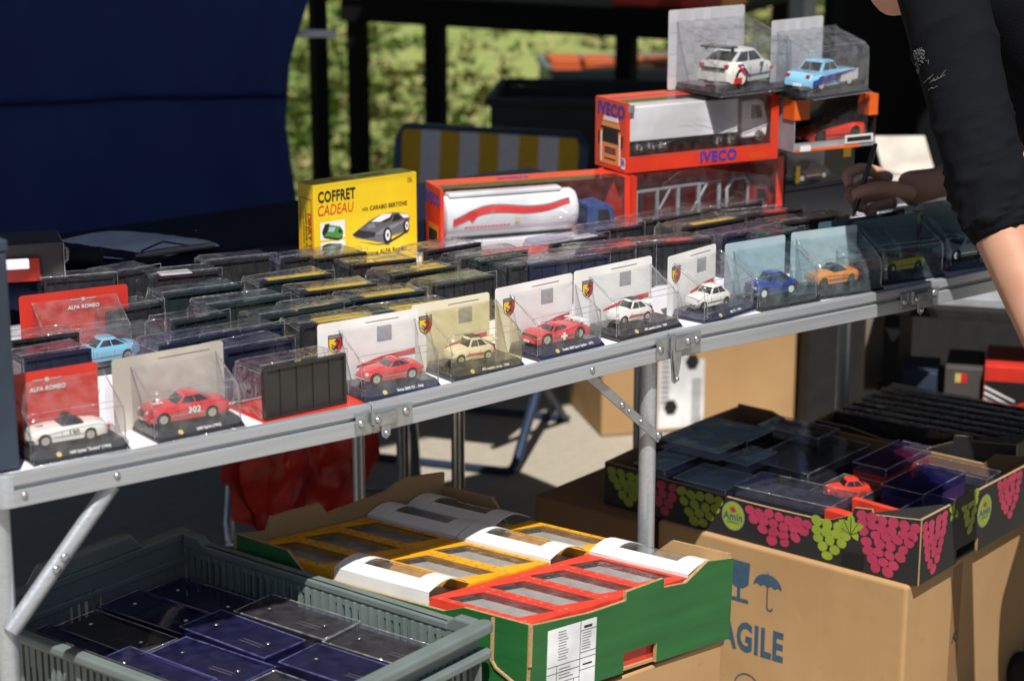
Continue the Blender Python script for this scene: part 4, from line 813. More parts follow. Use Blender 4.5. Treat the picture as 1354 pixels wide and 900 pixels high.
flat(P2([(-14, -1), (-10, 8), (10, 3), (14, -3), (13, -8), (8, -10), (-12, -5)]), -.0007, -.0004, 1); flat(P2([(-14, 0), (-10, 8), (-4, 8), (-8, -2), (-13, -5)]), -.0009, -.0007, 2)
flat(P2([(-4, 4), (4, 3), (1, -2), (-6, -1)]), -.0009, -.0007, 3); flat(P2([(8, 1), (12, -1), (11, -5), (7, -3)]), -.0009, -.0007, 2); flat(P2([(-12, -5), (8, -10), (13, -8), (12, -10), (7, -12), (-12, -7)]), -.0009, -.0007, 2)
x2, zz2 = pt(424, 331); x3, zz3 = pt(455.5, 326); q.box(x0, -.0004, z0-.012, x1, 0, z0-.001, 0); flat([(x0+.004, z0-.005), (x0+.014, z0-.003), (x0+.04, z0-.007), (x0+.004, z0-.008)], -.0007, -.0004, 2)
q.build('printed_photo', [M['ink_white'], M['paint_green'], M['ink_black'], M['card_ice']], g)
# the printed wedge car: photograph points on the front
PP = lambda pts: [pt(380+u*.1555, 220+v*.1556) for u, v in pts]
q = MB()
flat(PP([(550, 580), (700, 460), (790, 410), (880, 392), (940, 390), (1038, 412), (1040, 440), (1030, 470), (1024, 545), (985, 555), (880, 590), (845, 650), (760, 640), (640, 615), (580, 605)]), -.0006, -.0001, 0)
flat(PP([(712, 470), (800, 408), (885, 398), (868, 430), (785, 470)]), -.0009, -.0006, 1); flat(PP([(805, 470), (872, 436), (884, 402), (890, 404), (880, 450), (820, 478)]), -.0009, -.0006, 2)
flat(PP([(890, 468), (905, 412), (930, 402), (976, 436), (960, 446)]), -.0010, -.0006, 2); flat(PP([(950, 398), (1030, 412), (1035, 430), (985, 436)]), -.0010, -.0006, 1)
flat(PP([(560, 585), (600, 540), (750, 560), (740, 600), (640, 612)]), -.0008, -.0006, 3); flat(PP([(742, 575), (815, 525), (870, 500), (1000, 455), (990, 470), (870, 540), (790, 580)]), -.0008, -.0006, 4)
flat(PP([(670, 500), (730, 480), (750, 515), (680, 535)]), -.0008, -.0006, 4)
def dsk(cu, cv, ru, rv, mi, dy): flat(PP([(cu+ru*cos(2*pi*k/18), cv+rv*sin(2*pi*k/18)) for k in range(18)]), -.0008-dy, -.0001, mi)
dsk(848, 588, 36, 74, 2, .0004); dsk(850, 582, 20, 46, 1, .0006); dsk(850, 582, 8, 20, 2, .0008); dsk(1008, 508, 26, 54, 2, .0004); dsk(1013, 502, 14, 36, 1, .0006); dsk(1013, 502, 6, 15, 2, .0008)
flat(PP([(610, 640), (760, 660), (830, 655), (990, 558), (1024, 548), (985, 580), (850, 662), (760, 668)]), -.0004, -.0001, 2)
q.build('printed_car', [M['paint_graphite'], M['ink_white'], M['ink_black'], M['dark_box'], M['ink_grey']], g)
text('DINKY TOYS', .017, M['ink_red'], g, (0, D_/2, hb+.0004), (0, 0, pi), sx=1.0, shear=.2, bold=.01)
text('DINKY TOYS', .0145, M['ink_red'], g, (-W_/2-.0004, .013, hb*.40), (pi/2, pi/2, -pi/2), sx=.95, shear=.0, bold=.02)
text('* CARABO BERTONE  Mécanique', .0062, M['ink_black'], g, (-W_/2-.0004, .0225, hb*.46), (pi/2, pi/2, -pi/2), sx=.9)
text('1426 - CARABO BERTONE - 1426', .004, M['ink_black'], g, (-W_/2-.0004, .0295, hb*.46), (pi/2, pi/2, -pi/2))
q = MB()
for y in (.007, .038): q.box(-W_/2-.0004, y-.0006, .004, -W_/2, y+.0006, hb-.022)
q.box(-W_/2-.0004, .007, hb-.0235, -W_/2, .038, hb-.0222); q.build('printed_frame', M['ink_red'], g)
# ================================================================ red truck boxes
def truck_box(label, FTL, FTR, z1, z0, depth, open_top=True, lip=.021, endw=.012, win_x=(.012, .97), side=True):
    a, c = at(*FTL, z1), at(*FTR, z1); d = c-a; d.z = 0; Lb = d.length; yaw = math.atan2(d.y, d.x); h = z1-z0
    g = thing('truck_box', label, 'toy box', (a.x, a.y, z0), yaw); t = .0016; R_ = M['box_red']
    q = MB(); q.box(0, 0, 0, Lb, depth, t); q.build('bottom_panel', R_, g)
    q = MB(); q.box(0, depth-t, t, Lb, depth, h-t); q.build('back_panel', R_, g)
    q = MB(); q.box(0, 0, t, t, depth-t, h-t); q.build('end_panel', R_, g)
    q = MB(); q.box(Lb-t, 0, t, Lb, depth-t, h-t); q.build('end_panel', R_, g)
    q = MB(); q.box(0, depth*.45, h-t, Lb, depth, h); q.box(0, 0, h-t, endw*.6, depth*.45, h); q.box(Lb-.02, 0, h-t, Lb, depth*.45, h); q.build('top_panel', R_, g)
    q = MB(); q.box(t, 0, t, Lb-t, t, lip); q.build('front_strip', R_, g)
    q = MB(); q.box(t, 0, lip, endw, t, h-t); q.build('front_post', R_, g); q = MB(); q.box(Lb-.016, 0, lip, Lb-t, t, h-t); q.build('front_post', R_, g)
    q = MB(); q.loft([[(endw*.7, depth*.46, h-.0003), (endw*.7, .0006, h-.0012), (endw*.7, -.0006, lip-.003)], [(Lb-.014, depth*.46, h-.0003), (Lb-.014, .0006, h-.0012), (Lb-.014, -.0006, lip-.003)]], False); q.k = 1; rf_ = random.Random(int(Lb*1e4))
    for _ in range(5):                                # creases in the film
        x = rf_.uniform(.02, Lb-.05); z = rf_.uniform(lip+.01, h-.01); s1_, s2_, s3_ = rf_.uniform(.006, .016), rf_.uniform(-.004, .004), rf_.uniform(-.0012, .0012); q.tube([(x+s1_*i, -.0002, max(lip, min(h-.003, z+s2_*i+s3_*i*i))) for i in range(6)], [.00005, .00022, .0003, .0003, .0002, .00005], 4)
    q.build('window_film', [M['pane'], M['clear_edge']], g, fixn=False)
    return g, Lb, h, yaw
def dual(parent, xs, y, r, w_, z):
    for x in xs:
        t = MB(); t.disc((x, y, z+r), (0, -1, 0), r, w_, 18); o = t.build('wheel', M['tyre'], parent, 40)
        q = MB(); q.tube([(x, y-w_+.001, z+r), (x, y-w_-.0004, z+r), (x, y-w_-.0002, z+r), (x, y-w_-.0016, z+r), (x, y-w_-.0018, z+r)], [r*.72, r*.66, r*.5, r*.36, r*.12], 12); q.build('rim', M['chrome'], o, 40)
def cab_unit(parent, x, y, z, m, sgn=1):
    """tractor cab, front towards +x"""
    pr = [(0, 0), (.050, 0), (.052, .012), (.052, .030), (.044, .060), (.030, .066), (0, .064)]
    q = MB(); q.prism([(x+sgn*u, z+.010+v) for u, v in pr], y-.027, y+.027); q.build('cab', m, parent, None, bev=.003)
    q = MB(); q.prism([(x+sgn*u, z+.010+v) for u, v in [(.018, .032), (.042, .032), (.036, .054), (.018, .056)]], y-.0275, y-.0265); q.build('window', M['glass_dark'], parent)
    q = MB(); q.prism([(x+sgn*u, z+.010+v) for u, v in [(.0522, .034), (.0532, .034), (.0462, .056), (.0445, .056)]], y-.022, y+.022); q.build('windscreen', M['glass_dark'], parent)
    dual(parent, [x+sgn*.036], y-.018, .011, .009, z)
# tanker box
tb, Lb, h, yaw = truck_box('long red window box holding the white tanker truck', (582, 250), (838, 232), .826, .704, .075, lip=.018, endw=.006)
text('IVECO', .024, M['ink_blue'], tb, (-.0004, .037, h-.022), LEFT, bold=.045, sx=1.0)
text('IVECO', .018, M['ink_blue'], tb, (Lb*.42, .052, h+.0003), (0, 0, pi), bold=.04)
q = MB(); q.box(-.0004, .012, .004, 0, .062, .058); q.build('printed_truck', M['paint_orange'], tb); q = MB(); q.box(-.0008, .016, .030, -.0004, .058, .050); q.build('printed_windscreen', M['ink_black'], tb)
tk = thing('tanker_truck', 'white tanker trailer with red swoosh and blue cab inside the long red box', 'toy truck', tb.location, yaw)
def ell(x, y, z, ry, rz, n=20): return [(x, y+ry*cos(2*pi*k/n), z+rz*sin(2*pi*k/n)) for k in range(n)]
zc = .068; x0, x1 = .012, Lb*.735
q = MB(); q.loft([ell(x0, .036, zc, .024, .030), ell(x0+.003, .036, zc, .028, .035), ell(x1-.012, .036, zc, .028, .035), ell(x1-.004, .036, zc, .025, .031), ell(x1, .036, zc, .016, .020)], True, True, True); q.build('tank', M['truck_white'], tk, 50)
q = MB(); q.box(x0+.01, .022, zc+.033, x1-.03, .050, zc+.040); q.build('walkway', M['truck_white'], tk, bev=.002)
q = MB()
def sw(t):                               # swoosh centre line on the tank side
    pts_ = [(0, -.012), (.12, .0), (.28, .0095), (.45, .0085), (.62, .0035), (.80, .0045), (1, .0145)]; a_ = sum(interp(pts_, min(1, max(0, t+o_)))for o_ in (-.06, -.03, 0, .03, .06))/5
    return zc+.004+a_, .0052-.0018*t+.0012*sin(3*t)
up_, lo_ = [], []
for i in range(25):
    t = i/24; zz, hh = sw(t); x = x0+.012+(x1-x0-.032)*t
    for lst, zq in ((up_, zz+hh), (lo_, zz-hh)):
        dz_ = max(-.99, min(.99, (zq-zc)/.035)); lst.append((x, .036-.0286*math.sqrt(1-dz_*dz_)-.0004, zq))
q.loft([up_, lo_], False); q.build('red_swoosh', M['ink_red'], tk, fixn=False)
q = MB(); u3 = [(p[0], p[1]-.0001, p[2]+.0018) for p in up_]; l3 = [(p[0], p[1]-.0001, p[2]+.0004) for p in up_]; q.loft([u3, l3], False); q.build('black_line', M['ink_black'], tk, fixn=False)
q = MB(); xx = x0+(x1-x0)*.19; q.prism([(xx-.009, zc+.004), (xx, zc-.006), (xx+.009, zc+.004), (xx, zc+.014)], .0068, .0072); q.build('hazard_diamond', M['ink_red'], tk); q = MB(); xx = x0+(x1-x0)*.52; q.prism([(xx-.005, zc-.010), (xx+.005, zc-.010), (xx, zc-.001)], .0072, .0076); q.build('warning_triangle', M['ink_gold'], tk)
q = MB()
for i in range(12): q.box(x0+(x1-x0)*.14+i*.0066, .0095, zc-.0155, x0+(x1-x0)*.14+i*.0066+.0045, .0102, zc-.0135)
q.build('dash_line', M['ink_red'], tk)
q = MB(); q.box(x0, .012, .010, x1-.01, .060, .030); q.build('chassis', M['truck_white'], tk, bev=.002); dual(tk, [x0+.03, x0+.055, x0+.08], .022, .010, .009, .0018)
cab_unit(tk, x1+.012, .036, .0018, M['truck_blue'])
# box of the frame trailer (lower) and of the white box trailer (upper)
fb, Lf, hf, yf = truck_box('red window box holding the grey frame trailer, under the white trailer box', (836, 233), (1037, 206), .826, .704, .092, lip=.014, endw=.010)
ft = thing('frame_trailer', 'grey ladder frame truck trailer inside the lower red box', 'toy truck', fb.location, yf)
q = MB(); q.box(.02, .016, .020, Lf-.03, .019, .024); q.box(.02, .060, .020, Lf-.03, .063, .024); q.box(.02, .016, .088, Lf*.62, .019, .092); q.box(.02, .060, .088, Lf*.62, .063, .092); q.build('frame_rail', M['grey_plastic'], ft)
for i in range(5):
    x = .022+i*(Lf*.6-.02)/4
    for y in (.0155, .0600): q = MB(); q.box(x-.003, y, .0241, x+.003, y+.0035, .0879); q.build('frame_post', M['grey_plastic'], ft)
for x in (.05, .13): q = MB(); q.tube([(x, .0175, .025), (x+.045, .0175, .087)], .0022, 6); q.build('frame_strut', M['grey_plastic'], ft)
q = MB(); q.tube([(Lf*.66, .017, .022), (Lf*.66, .017, .075), (Lf*.70, .017, .090), (Lf*.78, .017, .090), (Lf*.80, .017, .08), (Lf*.80, .017, .022)], .003, 8); q.build('arch_frame', M['grey_plastic'], ft, 60)
cab_unit(ft, Lf*.80, .040, .0018, M['paint_maroon']); dual(ft, [.05, .08], .022, .010, .009, .0018)
wb, Lw, hw_, yw_ = truck_box('red window box holding the white box trailer, on top of the stack', (828, 137), (1031, 120), .944, .828, .098, lip=.027, endw=.008)
text('IVECO', .024, M['ink_blue'], wb, (Lw*.60, -.0008, .0140), FRONT, bold=.045, sx=1.0, shear=.0)
text('IVECO', .0285, M['ink_blue'], wb, (-.0004, .047, hw_-.018), LEFT, bold=.045, sx=1.0)
# printed cab on the end panel
EL = lambda pts, a, b: q.prism([(-1*0+0+y, z) for y, z in pts], a, b, 'x')
q = MB(); EL([(.016, .008), (.080, .008), (.082, .055), (.074, .078), (.022, .078), (.014, .055)], -.0005, 0); q.build('printed_truck', M['paint_orange'], wb)
q = MB(); EL([(.022, .044), (.074, .044), (.072, .066), (.024, .066)], -.0009, -.0005)
for z in (.034, .030, .026, .016): EL([(.030, z), (.066, z), (.066, z+.0022), (.030, z+.0022)], -.0009, -.0005)
EL([(.009, .040), (.014, .040), (.014, .060), (.009, .060)], -.0009, -.0005); EL([(.082, .040), (.087, .040), (.087, .060), (.082, .060)], -.0009, -.0005); EL([(.016, .066), (.080, .066), (.078, .070), (.018, .070)], -.0009, -.0005)
q.build('printed_windscreen', M['ink_black'], wb)
q = MB(); EL([(.024, .080), (.072, .080), (.070, .087), (.026, .087)], -.0005, 0); EL([(.017, .01), (.020, .01), (.020, .06), (.017, .06)], -.0010, -.0005); EL([(.076, .01), (.079, .01), (.079, .06), (.076, .06)], -.0010, -.0005); q.build('printed_trim', M['ink_white'], wb)
q = MB(); q.box(-.0006, .0015, .006, 0, .0125, .024); q.build('sticker', M['ink_white'], wb); text('N', .016, M['ink_blue'], wb, (-.0008, .007, .0165), LEFT, bold=.06, sx=.7)
bt = thing('box_trailer', 'white box trailer truck with chrome wheels inside the upper red box', 'toy truck', wb.location, yw_)
q = MB(); q.box(.012, .006, .050, Lw*.74, .062, .108); q.build('trailer_body', M['truck_white'], bt, bev=.0015)
q = MB(); q.box(.012, .014, .038, Lw*.72, .058, .0495); q.build('chassis', M['black'], bt); dual(bt, [.030, .053, .076], .018, .0115, .010, .028); dual(bt, [Lw*.62, Lw*.70], .018, .0115, .010, .028)
cab_unit(bt, Lw*.79, .043, .027, M['truck_white'])
for (par, L_) in ((wb, Lw), (tb, Lb), (fb, Lf)):       # small print and stickers on the front strips
    q = MB()
    for i in range(3): q.box(L_*.80, -.0006, .0055+.0032*i, L_*(.93-.02*i), -.0002, .0069+.0032*i)
    q.build('small_print', M['box_orange'], par)
q = MB(); q.box(.004, -.0006, hw_-.016, .016, -.0002, hw_-.004); q.build('small_logo', M['ink_grey'], wb)
q = MB(); q.box(.006, .058, hw_+.0002, Lw*.5, .060, hw_+.0005); q.build('top_line', M['ink_blue'], wb)
# ================================================================ rally cars in packs on top of the stack
def rally_pack(FL, FR, z, label, yaw=None, **k):
    a, c = at(*FL, z), at(*FR, z); d = c-a; d.z = 0; w_ = max(.115, min(.150, d.length)); yw = math.atan2(d.y, d.x) if yaw is None else yaw; n_ = Vector((-sin(yw), cos(yw), 0)); dd = k.pop('d', .09); w_ = k.pop('w', w_); m_ = a + Vector((cos(yw), sin(yw), 0))*w_/2 + n_*dd/2; m_.z = z+.0008
    return pack(label, m_, yw, w=w_, d=dd, group='rally cars on top of the red boxes', **k), m_, yw, w_
def flag_print(g, cw, ch, d, x=0):
    q = MB(); n = 9
    for i in range(n):
        for j in range(6):
            if (i+j) % 2: q.box(x-cw/2+.003+i*(cw-.006)/n, d/2-.0004, ch-.020-j*.018, x-cw/2+.003+(i+1)*(cw-.006)/n, d/2-.0001, ch-.002-j*.018)
    q.build('chequered_print', M['flag_grey'], g)
rb1 = rally_pack((952, 130), (1056, 118), .946, 'clear pack with chequered card holding the white rally hatchback', card='card_flag', film='clear_dusty', cw=.170, ch=.134, zf=.086, zb=.116, cardx=-.014, d=.115, w=.165); flag_print(rb1[0], .170, .134, .115, -.014)
l = rb1[1]+Vector((.004, -.012, .0135)); S4 = car('model_car', 'white rally hatchback with red and blue stripes and roof wing', S_S4, 'white', l, rb1[2]+pi+.22, rim='paint_white', bumper=None); S4.scale = (1.72,)*3
q = MB(); q.box(.030, -.0165, .0375, .046, .0165, .0392); q.box(.036, -.0165, .0345, .039, -.0145, .0376); q.box(.036, .0145, .0345, .039, .0165, .0376); q.build('roof_wing', M['black'], S4)
for nm_, m_, pts in (('red_stripe', 'ink_red', [(.020, .011), (.025, .011), (.036, .0225), (.031, .0225)]), ('blue_stripe', 'ink_blue', [(.014, .009), (.019, .011), (.030, .0225), (.027, .0225)])):
    q = MB(); q.prism(pts, .0208, .0213); q.build(nm_, M[m_], S4)
for x in (.034, -.044): q = MB(); q.box(x-.006, -.0212, .004, x+.006, .0212, .0095); q.build('mud_flap', M['ink_red'], S4)
q = MB(); q.box(.0462, -.014, .0165, .0474, .014, .0195); q.build('rear_grille', M['black'], S4); text('7', .012, M['ink_black'], S4, (-.004, .0212, .0165), (pi/2, 0, pi), bold=.05, name='race_number')
q = MB(); q.prism([(-.018, .0155), (-.044, .0195), (-.044, .017), (-.018, .0125)], .0205, .0212); q.build('bonnet_stripe', M['ink_red'], S4)
rb2 = rally_pack((1074, 134), (1170, 120), .936, 'clear pack with chequered card holding the blue rally saloon', card='card_flag', film='clear_dusty', cw=.13, ch=.126, zf=.082, zb=.108, cardx=-.022, d=.085, w=.150); flag_print(rb2[0], .13, .126, .085, -.022)
l = rb2[1]+Vector((-.012, -.006, .0135)); S13 = car('model_car', 'light blue and white rally saloon with dark blue stripes', S_131, 'ltblue', l, rb2[2]+pi+.12, rim='paint_white', bumper=None); S13.scale = (1.42,)*3
q = MB(); q.prism([(-.048, .007), (-.010, .007), (.004, .0165), (-.020, .0195), (-.048, .0195)], .0196, .0203); q.build('white_panel', M['ink_white'], S13)
q = MB(); q.prism([(.012, .0175), (-.030, .0195), (-.044, .019), (-.010, .0150), (.008, .010), (.046, .006), (.046, .013)], .0204, .0209); q.build('blue_stripe', M['ink_blue'], S13); text('23', .009, M['ink_black'], S13, (-.006, .0211, .0135), (pi/2, 0, pi), bold=.05, name='race_number')
# black box with orange corners and a red sports car
dw_ = Vector((cos(yw_), sin(yw_), 0)); nw_ = Vector((-sin(yw_), cos(yw_), 0)); a = Vector(wb.location)+dw_*(Lw+.004)-nw_*.040; yv = yw_; Lv = .172; z0 = .842
g = thing('window_box', 'black window box with orange corners holding the red sports car', 'toy box', (a.x, a.y, z0), yv); h = .93-z0; dp = .075; t = .0015
for nm_, bb, m_ in (('bottom_panel', (0, 0, 0, Lv, dp, t), 'dark_box'), ('back_panel', (0, dp-t, t, Lv, dp, h-t), 'base_smoke'), ('top_panel', (0, dp*.3, h-t, Lv, dp, h), 'dark_box'), ('end_panel', (0, 0, t, t, dp-t, h-t), 'grey_plastic'), ('end_panel', (Lv-t, 0, t, Lv, dp-t, h-t), 'dark_box'), ('front_strip', (t, 0, t, Lv-t, t, .016), 'grey_plastic'),
    ('orange_corner', (-.002, -.002, h-.032, .030, dp*.4, h+.002), 'box_orange'), ('orange_corner', (Lv-.017, -.002, h-.034, Lv+.002, dp*.4, h+.002), 'box_orange')):
    q = MB(); q.box(*bb); q.build(nm_, M[m_], g)
q = MB(); q.quad((.0305, -.0005, .012), (Lv-.0175, -.0005, .012), (Lv-.0175, -.0005, h), (.0305, -.0005, h)); q.build('window_film', M['pane'], g)
q = MB(); q.box(Lv*.62, -.0022, .008, Lv-.006, -.0008, .022); q.build('name_plate', M['ink_white'], g); q = MB(); q.box(Lv*.64, -.0026, .011, Lv-.010, -.0022, .019); q.build('name_strip', M['ink_black'], g)
q = MB(); q.box(.004, -.0020, .001, Lv*.80, -.0006, .0055); q.build('orange_line', M['box_orange'], g); q = MB(); q.box(.012, -.0024, -.002+.004, .034, -.0021, .012); q.build('price_label', M['ink_white'], g)
n_ = Vector((-sin(yv), cos(yv), 0)); car('model_car', 'bright red sports car in the black window box with orange corners', S_VETTE, 'hotred', Vector((a.x, a.y, z0+.0125))+Vector((cos(yv), sin(yv), 0))*(Lv*.56)+n_*.034, yv+.06, bumper=None, rim='black').scale = (1.26,)*3
q = MB(); q.box(.02, .004, t+.0002, Lv-.02, dp-.004, .0122); q.build('plinth', M['dark_box'], g)
# pack below it with a dark red car
a = Vector(fb.location)+Vector((cos(yf), sin(yf), 0))*(Lf+.006)+Vector((-sin(yf), cos(yf), 0))*.002; yv = yf; Lv = .165
g = thing('window_box', 'clear fronted box holding the dark red classic car below the orange cornered one', 'toy box', (a.x, a.y, .762), yv); h = .078
for nm_, bb, m_ in (('bottom_panel', (0, 0, 0, Lv, .08, .006), 'dark_box'), ('back_panel', (0, .078, .006, Lv, .08, h-.002), 'grey_plastic'), ('top_panel', (0, .03, h-.002, Lv, .08, h), 'dark_box'), ('yellow_tab', (Lv*.82, -.0015, h*.60, Lv*.93, -.0005, h*.86), 'ink_yellow'), ('yellow_tab', (Lv*.14, -.0015, .012, Lv*.20, -.0005, .042), 'ink_yellow')):
    q = MB(); q.box(*bb); q.build(nm_, M[m_], g)
q = MB(); q.box(.0005, .0005, .0062, Lv-.0005, .0775, h-.0025); q.build('clear_cover', M['pane'], g, bev=.002)
n_ = Vector((-sin(yv), cos(yv), 0)); car('model_car', 'dark red classic saloon in the clear fronted box near the writing hand', S_OLD, 'maroon', Vector((a.x, a.y, .7685))+Vector((cos(yv), sin(yv), 0))*(Lv*.5)+n_*.036, yv+.05)
m_ = Vector((a.x, a.y, .702))+Vector((cos(yv), sin(yv), 0))*Lv*.5+n_*.042; q = MB(); q.box(-Lv*.5, -.04, 0, Lv*.5, .04, .0585); tag(q.build('carton', M['dark_box'], None, bev=.002, loc=m_, rot=(0, 0, yv)), 'dark carton supporting the clear fronted box beside the frame trailer', 'box')
p = at(1110, 258, .71); g = thing('clear_case', 'clear case with a silver car below the writing hand', 'display case', (p.x+.02, p.y-.06, .702), yv)
q = MB(); q.box(-.06, -.03, 0, .06, .03, .012); q.build('base', M['base_blue'], g); q = MB(); q.box(-.058, -.028, .0122, .058, .028, .052); q.build('lid', M['pane'], g, bev=.0015)
car('model_car', 'silver saloon in the clear case below the writing hand', S_600, 'silver', (p.x+.02, p.y-.06, .715), yv)
p = at(1240, 280, .71); g = thing('clear_case', 'dusty clear case lying under the bare forearm', 'display case', (p.x+.03, p.y+.03, .702), -.1)
q = MB(); q.box(-.07, -.035, 0, .07, .035, .010); q.build('base', M['base_black'], g); q = MB(); q.box(-.068, -.033, .0102, .068, .033, .055); q.build('lid', M['clear_dusty'], g, bev=.004)
# ================================================================ grey slotted crate with the clear cases
ya = R(14.3); e1 = Vector((-sin(ya), cos(ya), 0)); ex = Vector((cos(ya), sin(ya), 0)); CT, CH = .445, .235; LX, LY_ = .345, .53
cA = at(632, 822, CT); cc = cA - ex*LX/2 + e1*LY_/2; cc.z = CT-CH
cr = thing('slotted_crate', 'grey slotted plastic crate filled with bluish clear cases', 'crate', cc, ya); G = M['crate_grey']
q = MB(); q.box(-LX/2+.012, -LY_/2+.012, 0, LX/2-.012, LY_/2-.012, .006); q.build('floor', G, cr)
zs = CH-.010                                          # side rims sit lower than the end rims
def slotwall(axis, pos, a0, a1, z0, z1, th, pitch, solid=()):
    q = MB(); n = int((a1-a0)/pitch)
    def bxx(u0, u1, w0, w1): q.box(*( (pos, u0, w0, pos+th, u1, w1) if axis == 'x' else (u0, pos, w0, u1, pos+th, w1)))
    bxx(a0, a1, z0, z0+.05); bxx(a0, a1, z1-.022, z1)
    for i in range(n+1):
        u = a0+(a1-a0)*i/n; inside = any(s0 < u < s1 for s0, s1 in solid)
        bxx(max(a0, u-(pitch*.5 if inside else pitch*.30)), min(a1, u+(pitch*.5 if inside else pitch*.30)), z0+.0501, z1-.0221)
    return q
slotwall('x', -LX/2, -LY_/2+.012, LY_/2-.012, .006, zs, .004, .012).build('side_wall', G, cr)
slotwall('x', LX/2-.004, -LY_/2+.012, LY_/2-.012, .006, zs, .004, .012).build('side_wall', G, cr)
slotwall('y', -LY_/2, -LX/2, LX/2, .006, CH-.012, .004, .013, ((-.12, .06),)).build('end_wall', G, cr)
slotwall('y', LY_/2-.004, -LX/2, LX/2, .006, CH-.012, .004, .013, ((-.2, -.04), (.02, .2))).build('end_wall', G, cr)
for s in (-1, 1):                                     # rims
    q = MB(); x0, x1 = sorted((s*(LX/2-.006), s*(LX/2+.014))); q.box(x0, -LY_/2+.045, zs-.012, x1, LY_/2-.045, zs); q.build('side_rim', G, cr, bev=.003)
    q = MB()                                          # row of rounded ribs under the rim
    for i in range(30): u = -LY_/2+.06+(LY_-.12)*i/29; x_ = s*(LX/2-.0045); q.tube([(x_, u, zs-.05), (x_, u, zs-.013)], .0034, 6)
    q.build('rib', G, cr, 50)
    y0, y1 = sorted((s*(LY_/2-.006), s*(LY_/2+.016)))
    q = MB(); q.prism(rect(-LX/2-.016, y0, LX/2+.016, y1, .010), CH-.014, CH, 'z'); q.build('end_rim', G, cr, bev=.003)
    q = MB(); q.prism(rect(-LX/2-.012, y0, LX/2+.012, y1-.002 if s > 0 else y1, .008), CH-.046, CH-.036, 'z'); q.build('lower_rim', G, cr, bev=.002)
    for sx in (-1, 1):
        q = MB(); xx0, xx1 = sorted((sx*(LX/2-.005), sx*(LX/2+.012))); yy0, yy1 = sorted((s*(LY_/2-.06), s*(LY_/2-.0065)))
        pr = [(s*(LY_/2-.0065), zs-.012), (s*(LY_/2-.0065), CH-.001), (s*(LY_/2-.035), CH-.001), (s*(LY_/2-.05), zs-.002), (s*(LY_/2-.05), zs-.012)]
        q.prism(pr, xx0, xx1, 'x'); q.build('corner', G, cr, bev=.003)
    for i in range(7): 
        u = -LX/2+.01+(LX-.02)*i/6; q = MB(); a, c = sorted((s*LY_/2, s*(LY_/2+.012))); q.box(u-.002, a, .03, u+.002, c, CH-.0462); q.build('end_rib', G, cr)
q = MB(); q.prism([(-.10, CH-.002), (-.075, CH+.026), (.075, CH+.026), (.10, CH-.002)], LY_/2-.008, LY_/2+.010, 'y'); q.build('handle', G, cr, bev=.005)
text('THA', .030, M['crate_grey'], cr, (.02, -LY_/2-.0005, .105), FRONT, bold=.04, name='raised_letters')
q = MB(); q.box(-LX/2, -LY_/2+.02, 0, LX/2-.01, LY_/2-.03, CT-CH-.002); q.build('flaps', M['cardboard'], tag(thing('carton', 'brown carton under the grey slotted crate', 'box', (cc.x, cc.y, 0), ya), None))
def clear_case(label, loc, rz, dims, film, inner, h0=.010, group='clear cases lying in the slotted crate'):
    L_, W_, h = dims; g = thing('clear_case', label, 'display case', loc, rz, group)
    q = MB(); q.box(-L_/2+.003, -W_/2+.003, h-.020, L_/2-.003, W_/2-.003, h-.0035); q.build('base', M['base_smoke' if film == 'case_clear' else 'base_case'], g, bev=.001)
    q = MB()
    for zz_ in (h, .001): q.tube([(-L_/2, -W_/2, zz_), (L_/2, -W_/2, zz_), (L_/2, W_/2, zz_), (-L_/2, W_/2, zz_), (-L_/2, -W_/2, zz_)], .0011, 6)
    q.build('rim', M['edge_violet' if film == 'case_blue' else 'clear_edge'], g)
    q = MB(); q.box(-L_/2, -W_/2, 0, L_/2, W_/2, h); q.build('lid', M[film], g, bev=.0014, seg=2)
    if inner:
        q = MB(); q.box(L_*.05, -W_/2+.008, h-.0055, L_*.38, -W_/2+.018, h-.004); q.build('inlay_card', M[inner], g)
    for x, y in ((-L_/2+.03, .0), (L_/2-.03, .0)): q = MB(); q.tube([(x, y, h-.0003), (x, y, h+.0006), (x, y, h+.001)], [.0035, .003, .001], 8); q.build('screw', M['chrome'], g, 60)
    q = MB()
    for i in range(2): q.box(L_*.08, -.010-.006*i, h+.0001, L_*.33, -.0090-.006*i, h+.00018)
    q.build('moulded_print', M['faint_ink'], g); return g
CL = ['clear case in the far crate corner by the stool', 'deep blue case second along the far crate end', 'shaded case third along the far crate end', 'shaded case half hidden by the table brace',
      'case with sun glints next to the slotted crate wall', 'violet case in the crate middle with a cream inlay', 'dark smoky case in the crate middle beside the cream inlay one', 'shaded middle case next to the table leg brace',
      'clear case tucked into the front right crate corner', 'bright violet rimmed case second from the front right crate corner', 'greyish case third from the front right crate corner', 'violet case at the near end of the crate']
CF = ['case_blue', 'case_blue', 'case_clear', 'case_blue', 'case_clear', 'case_blue', 'case_blue', 'case_blue', 'case_clear', 'case_blue', 'case_clear', 'case_blue']
rnd = random.Random(21)
for i in range(12):
    c_, r_ = i % 4, i//4; lx, ly = .118-.079*c_+rnd.uniform(-.002, .002), .168-.166*r_+(.012 if c_ % 2 else -.008)*(r_ == 1); zz = CT-.040-.012*rnd.random()-(.010 if r_ == 0 else 0)
    m2 = cc + ex*lx + e1*ly; yaw = ya+pi/2+pi+rnd.uniform(-.035, .035)
    clear_case(CL[i], (m2.x, m2.y, CT-.1148), yaw, (.156, .072, zz-CT+.1148), CF[i], {5: 'card_cream', 1: 'grape_pink', 0: 'grape_pink'}.get(i), group=None)
q = MB(); q.box(-LX/2+.008, -LY_/2+.008, .0065, LX/2-.008, LY_/2-.008, CH-.115); q.build('liner', M['cardboard_dark'], cr)
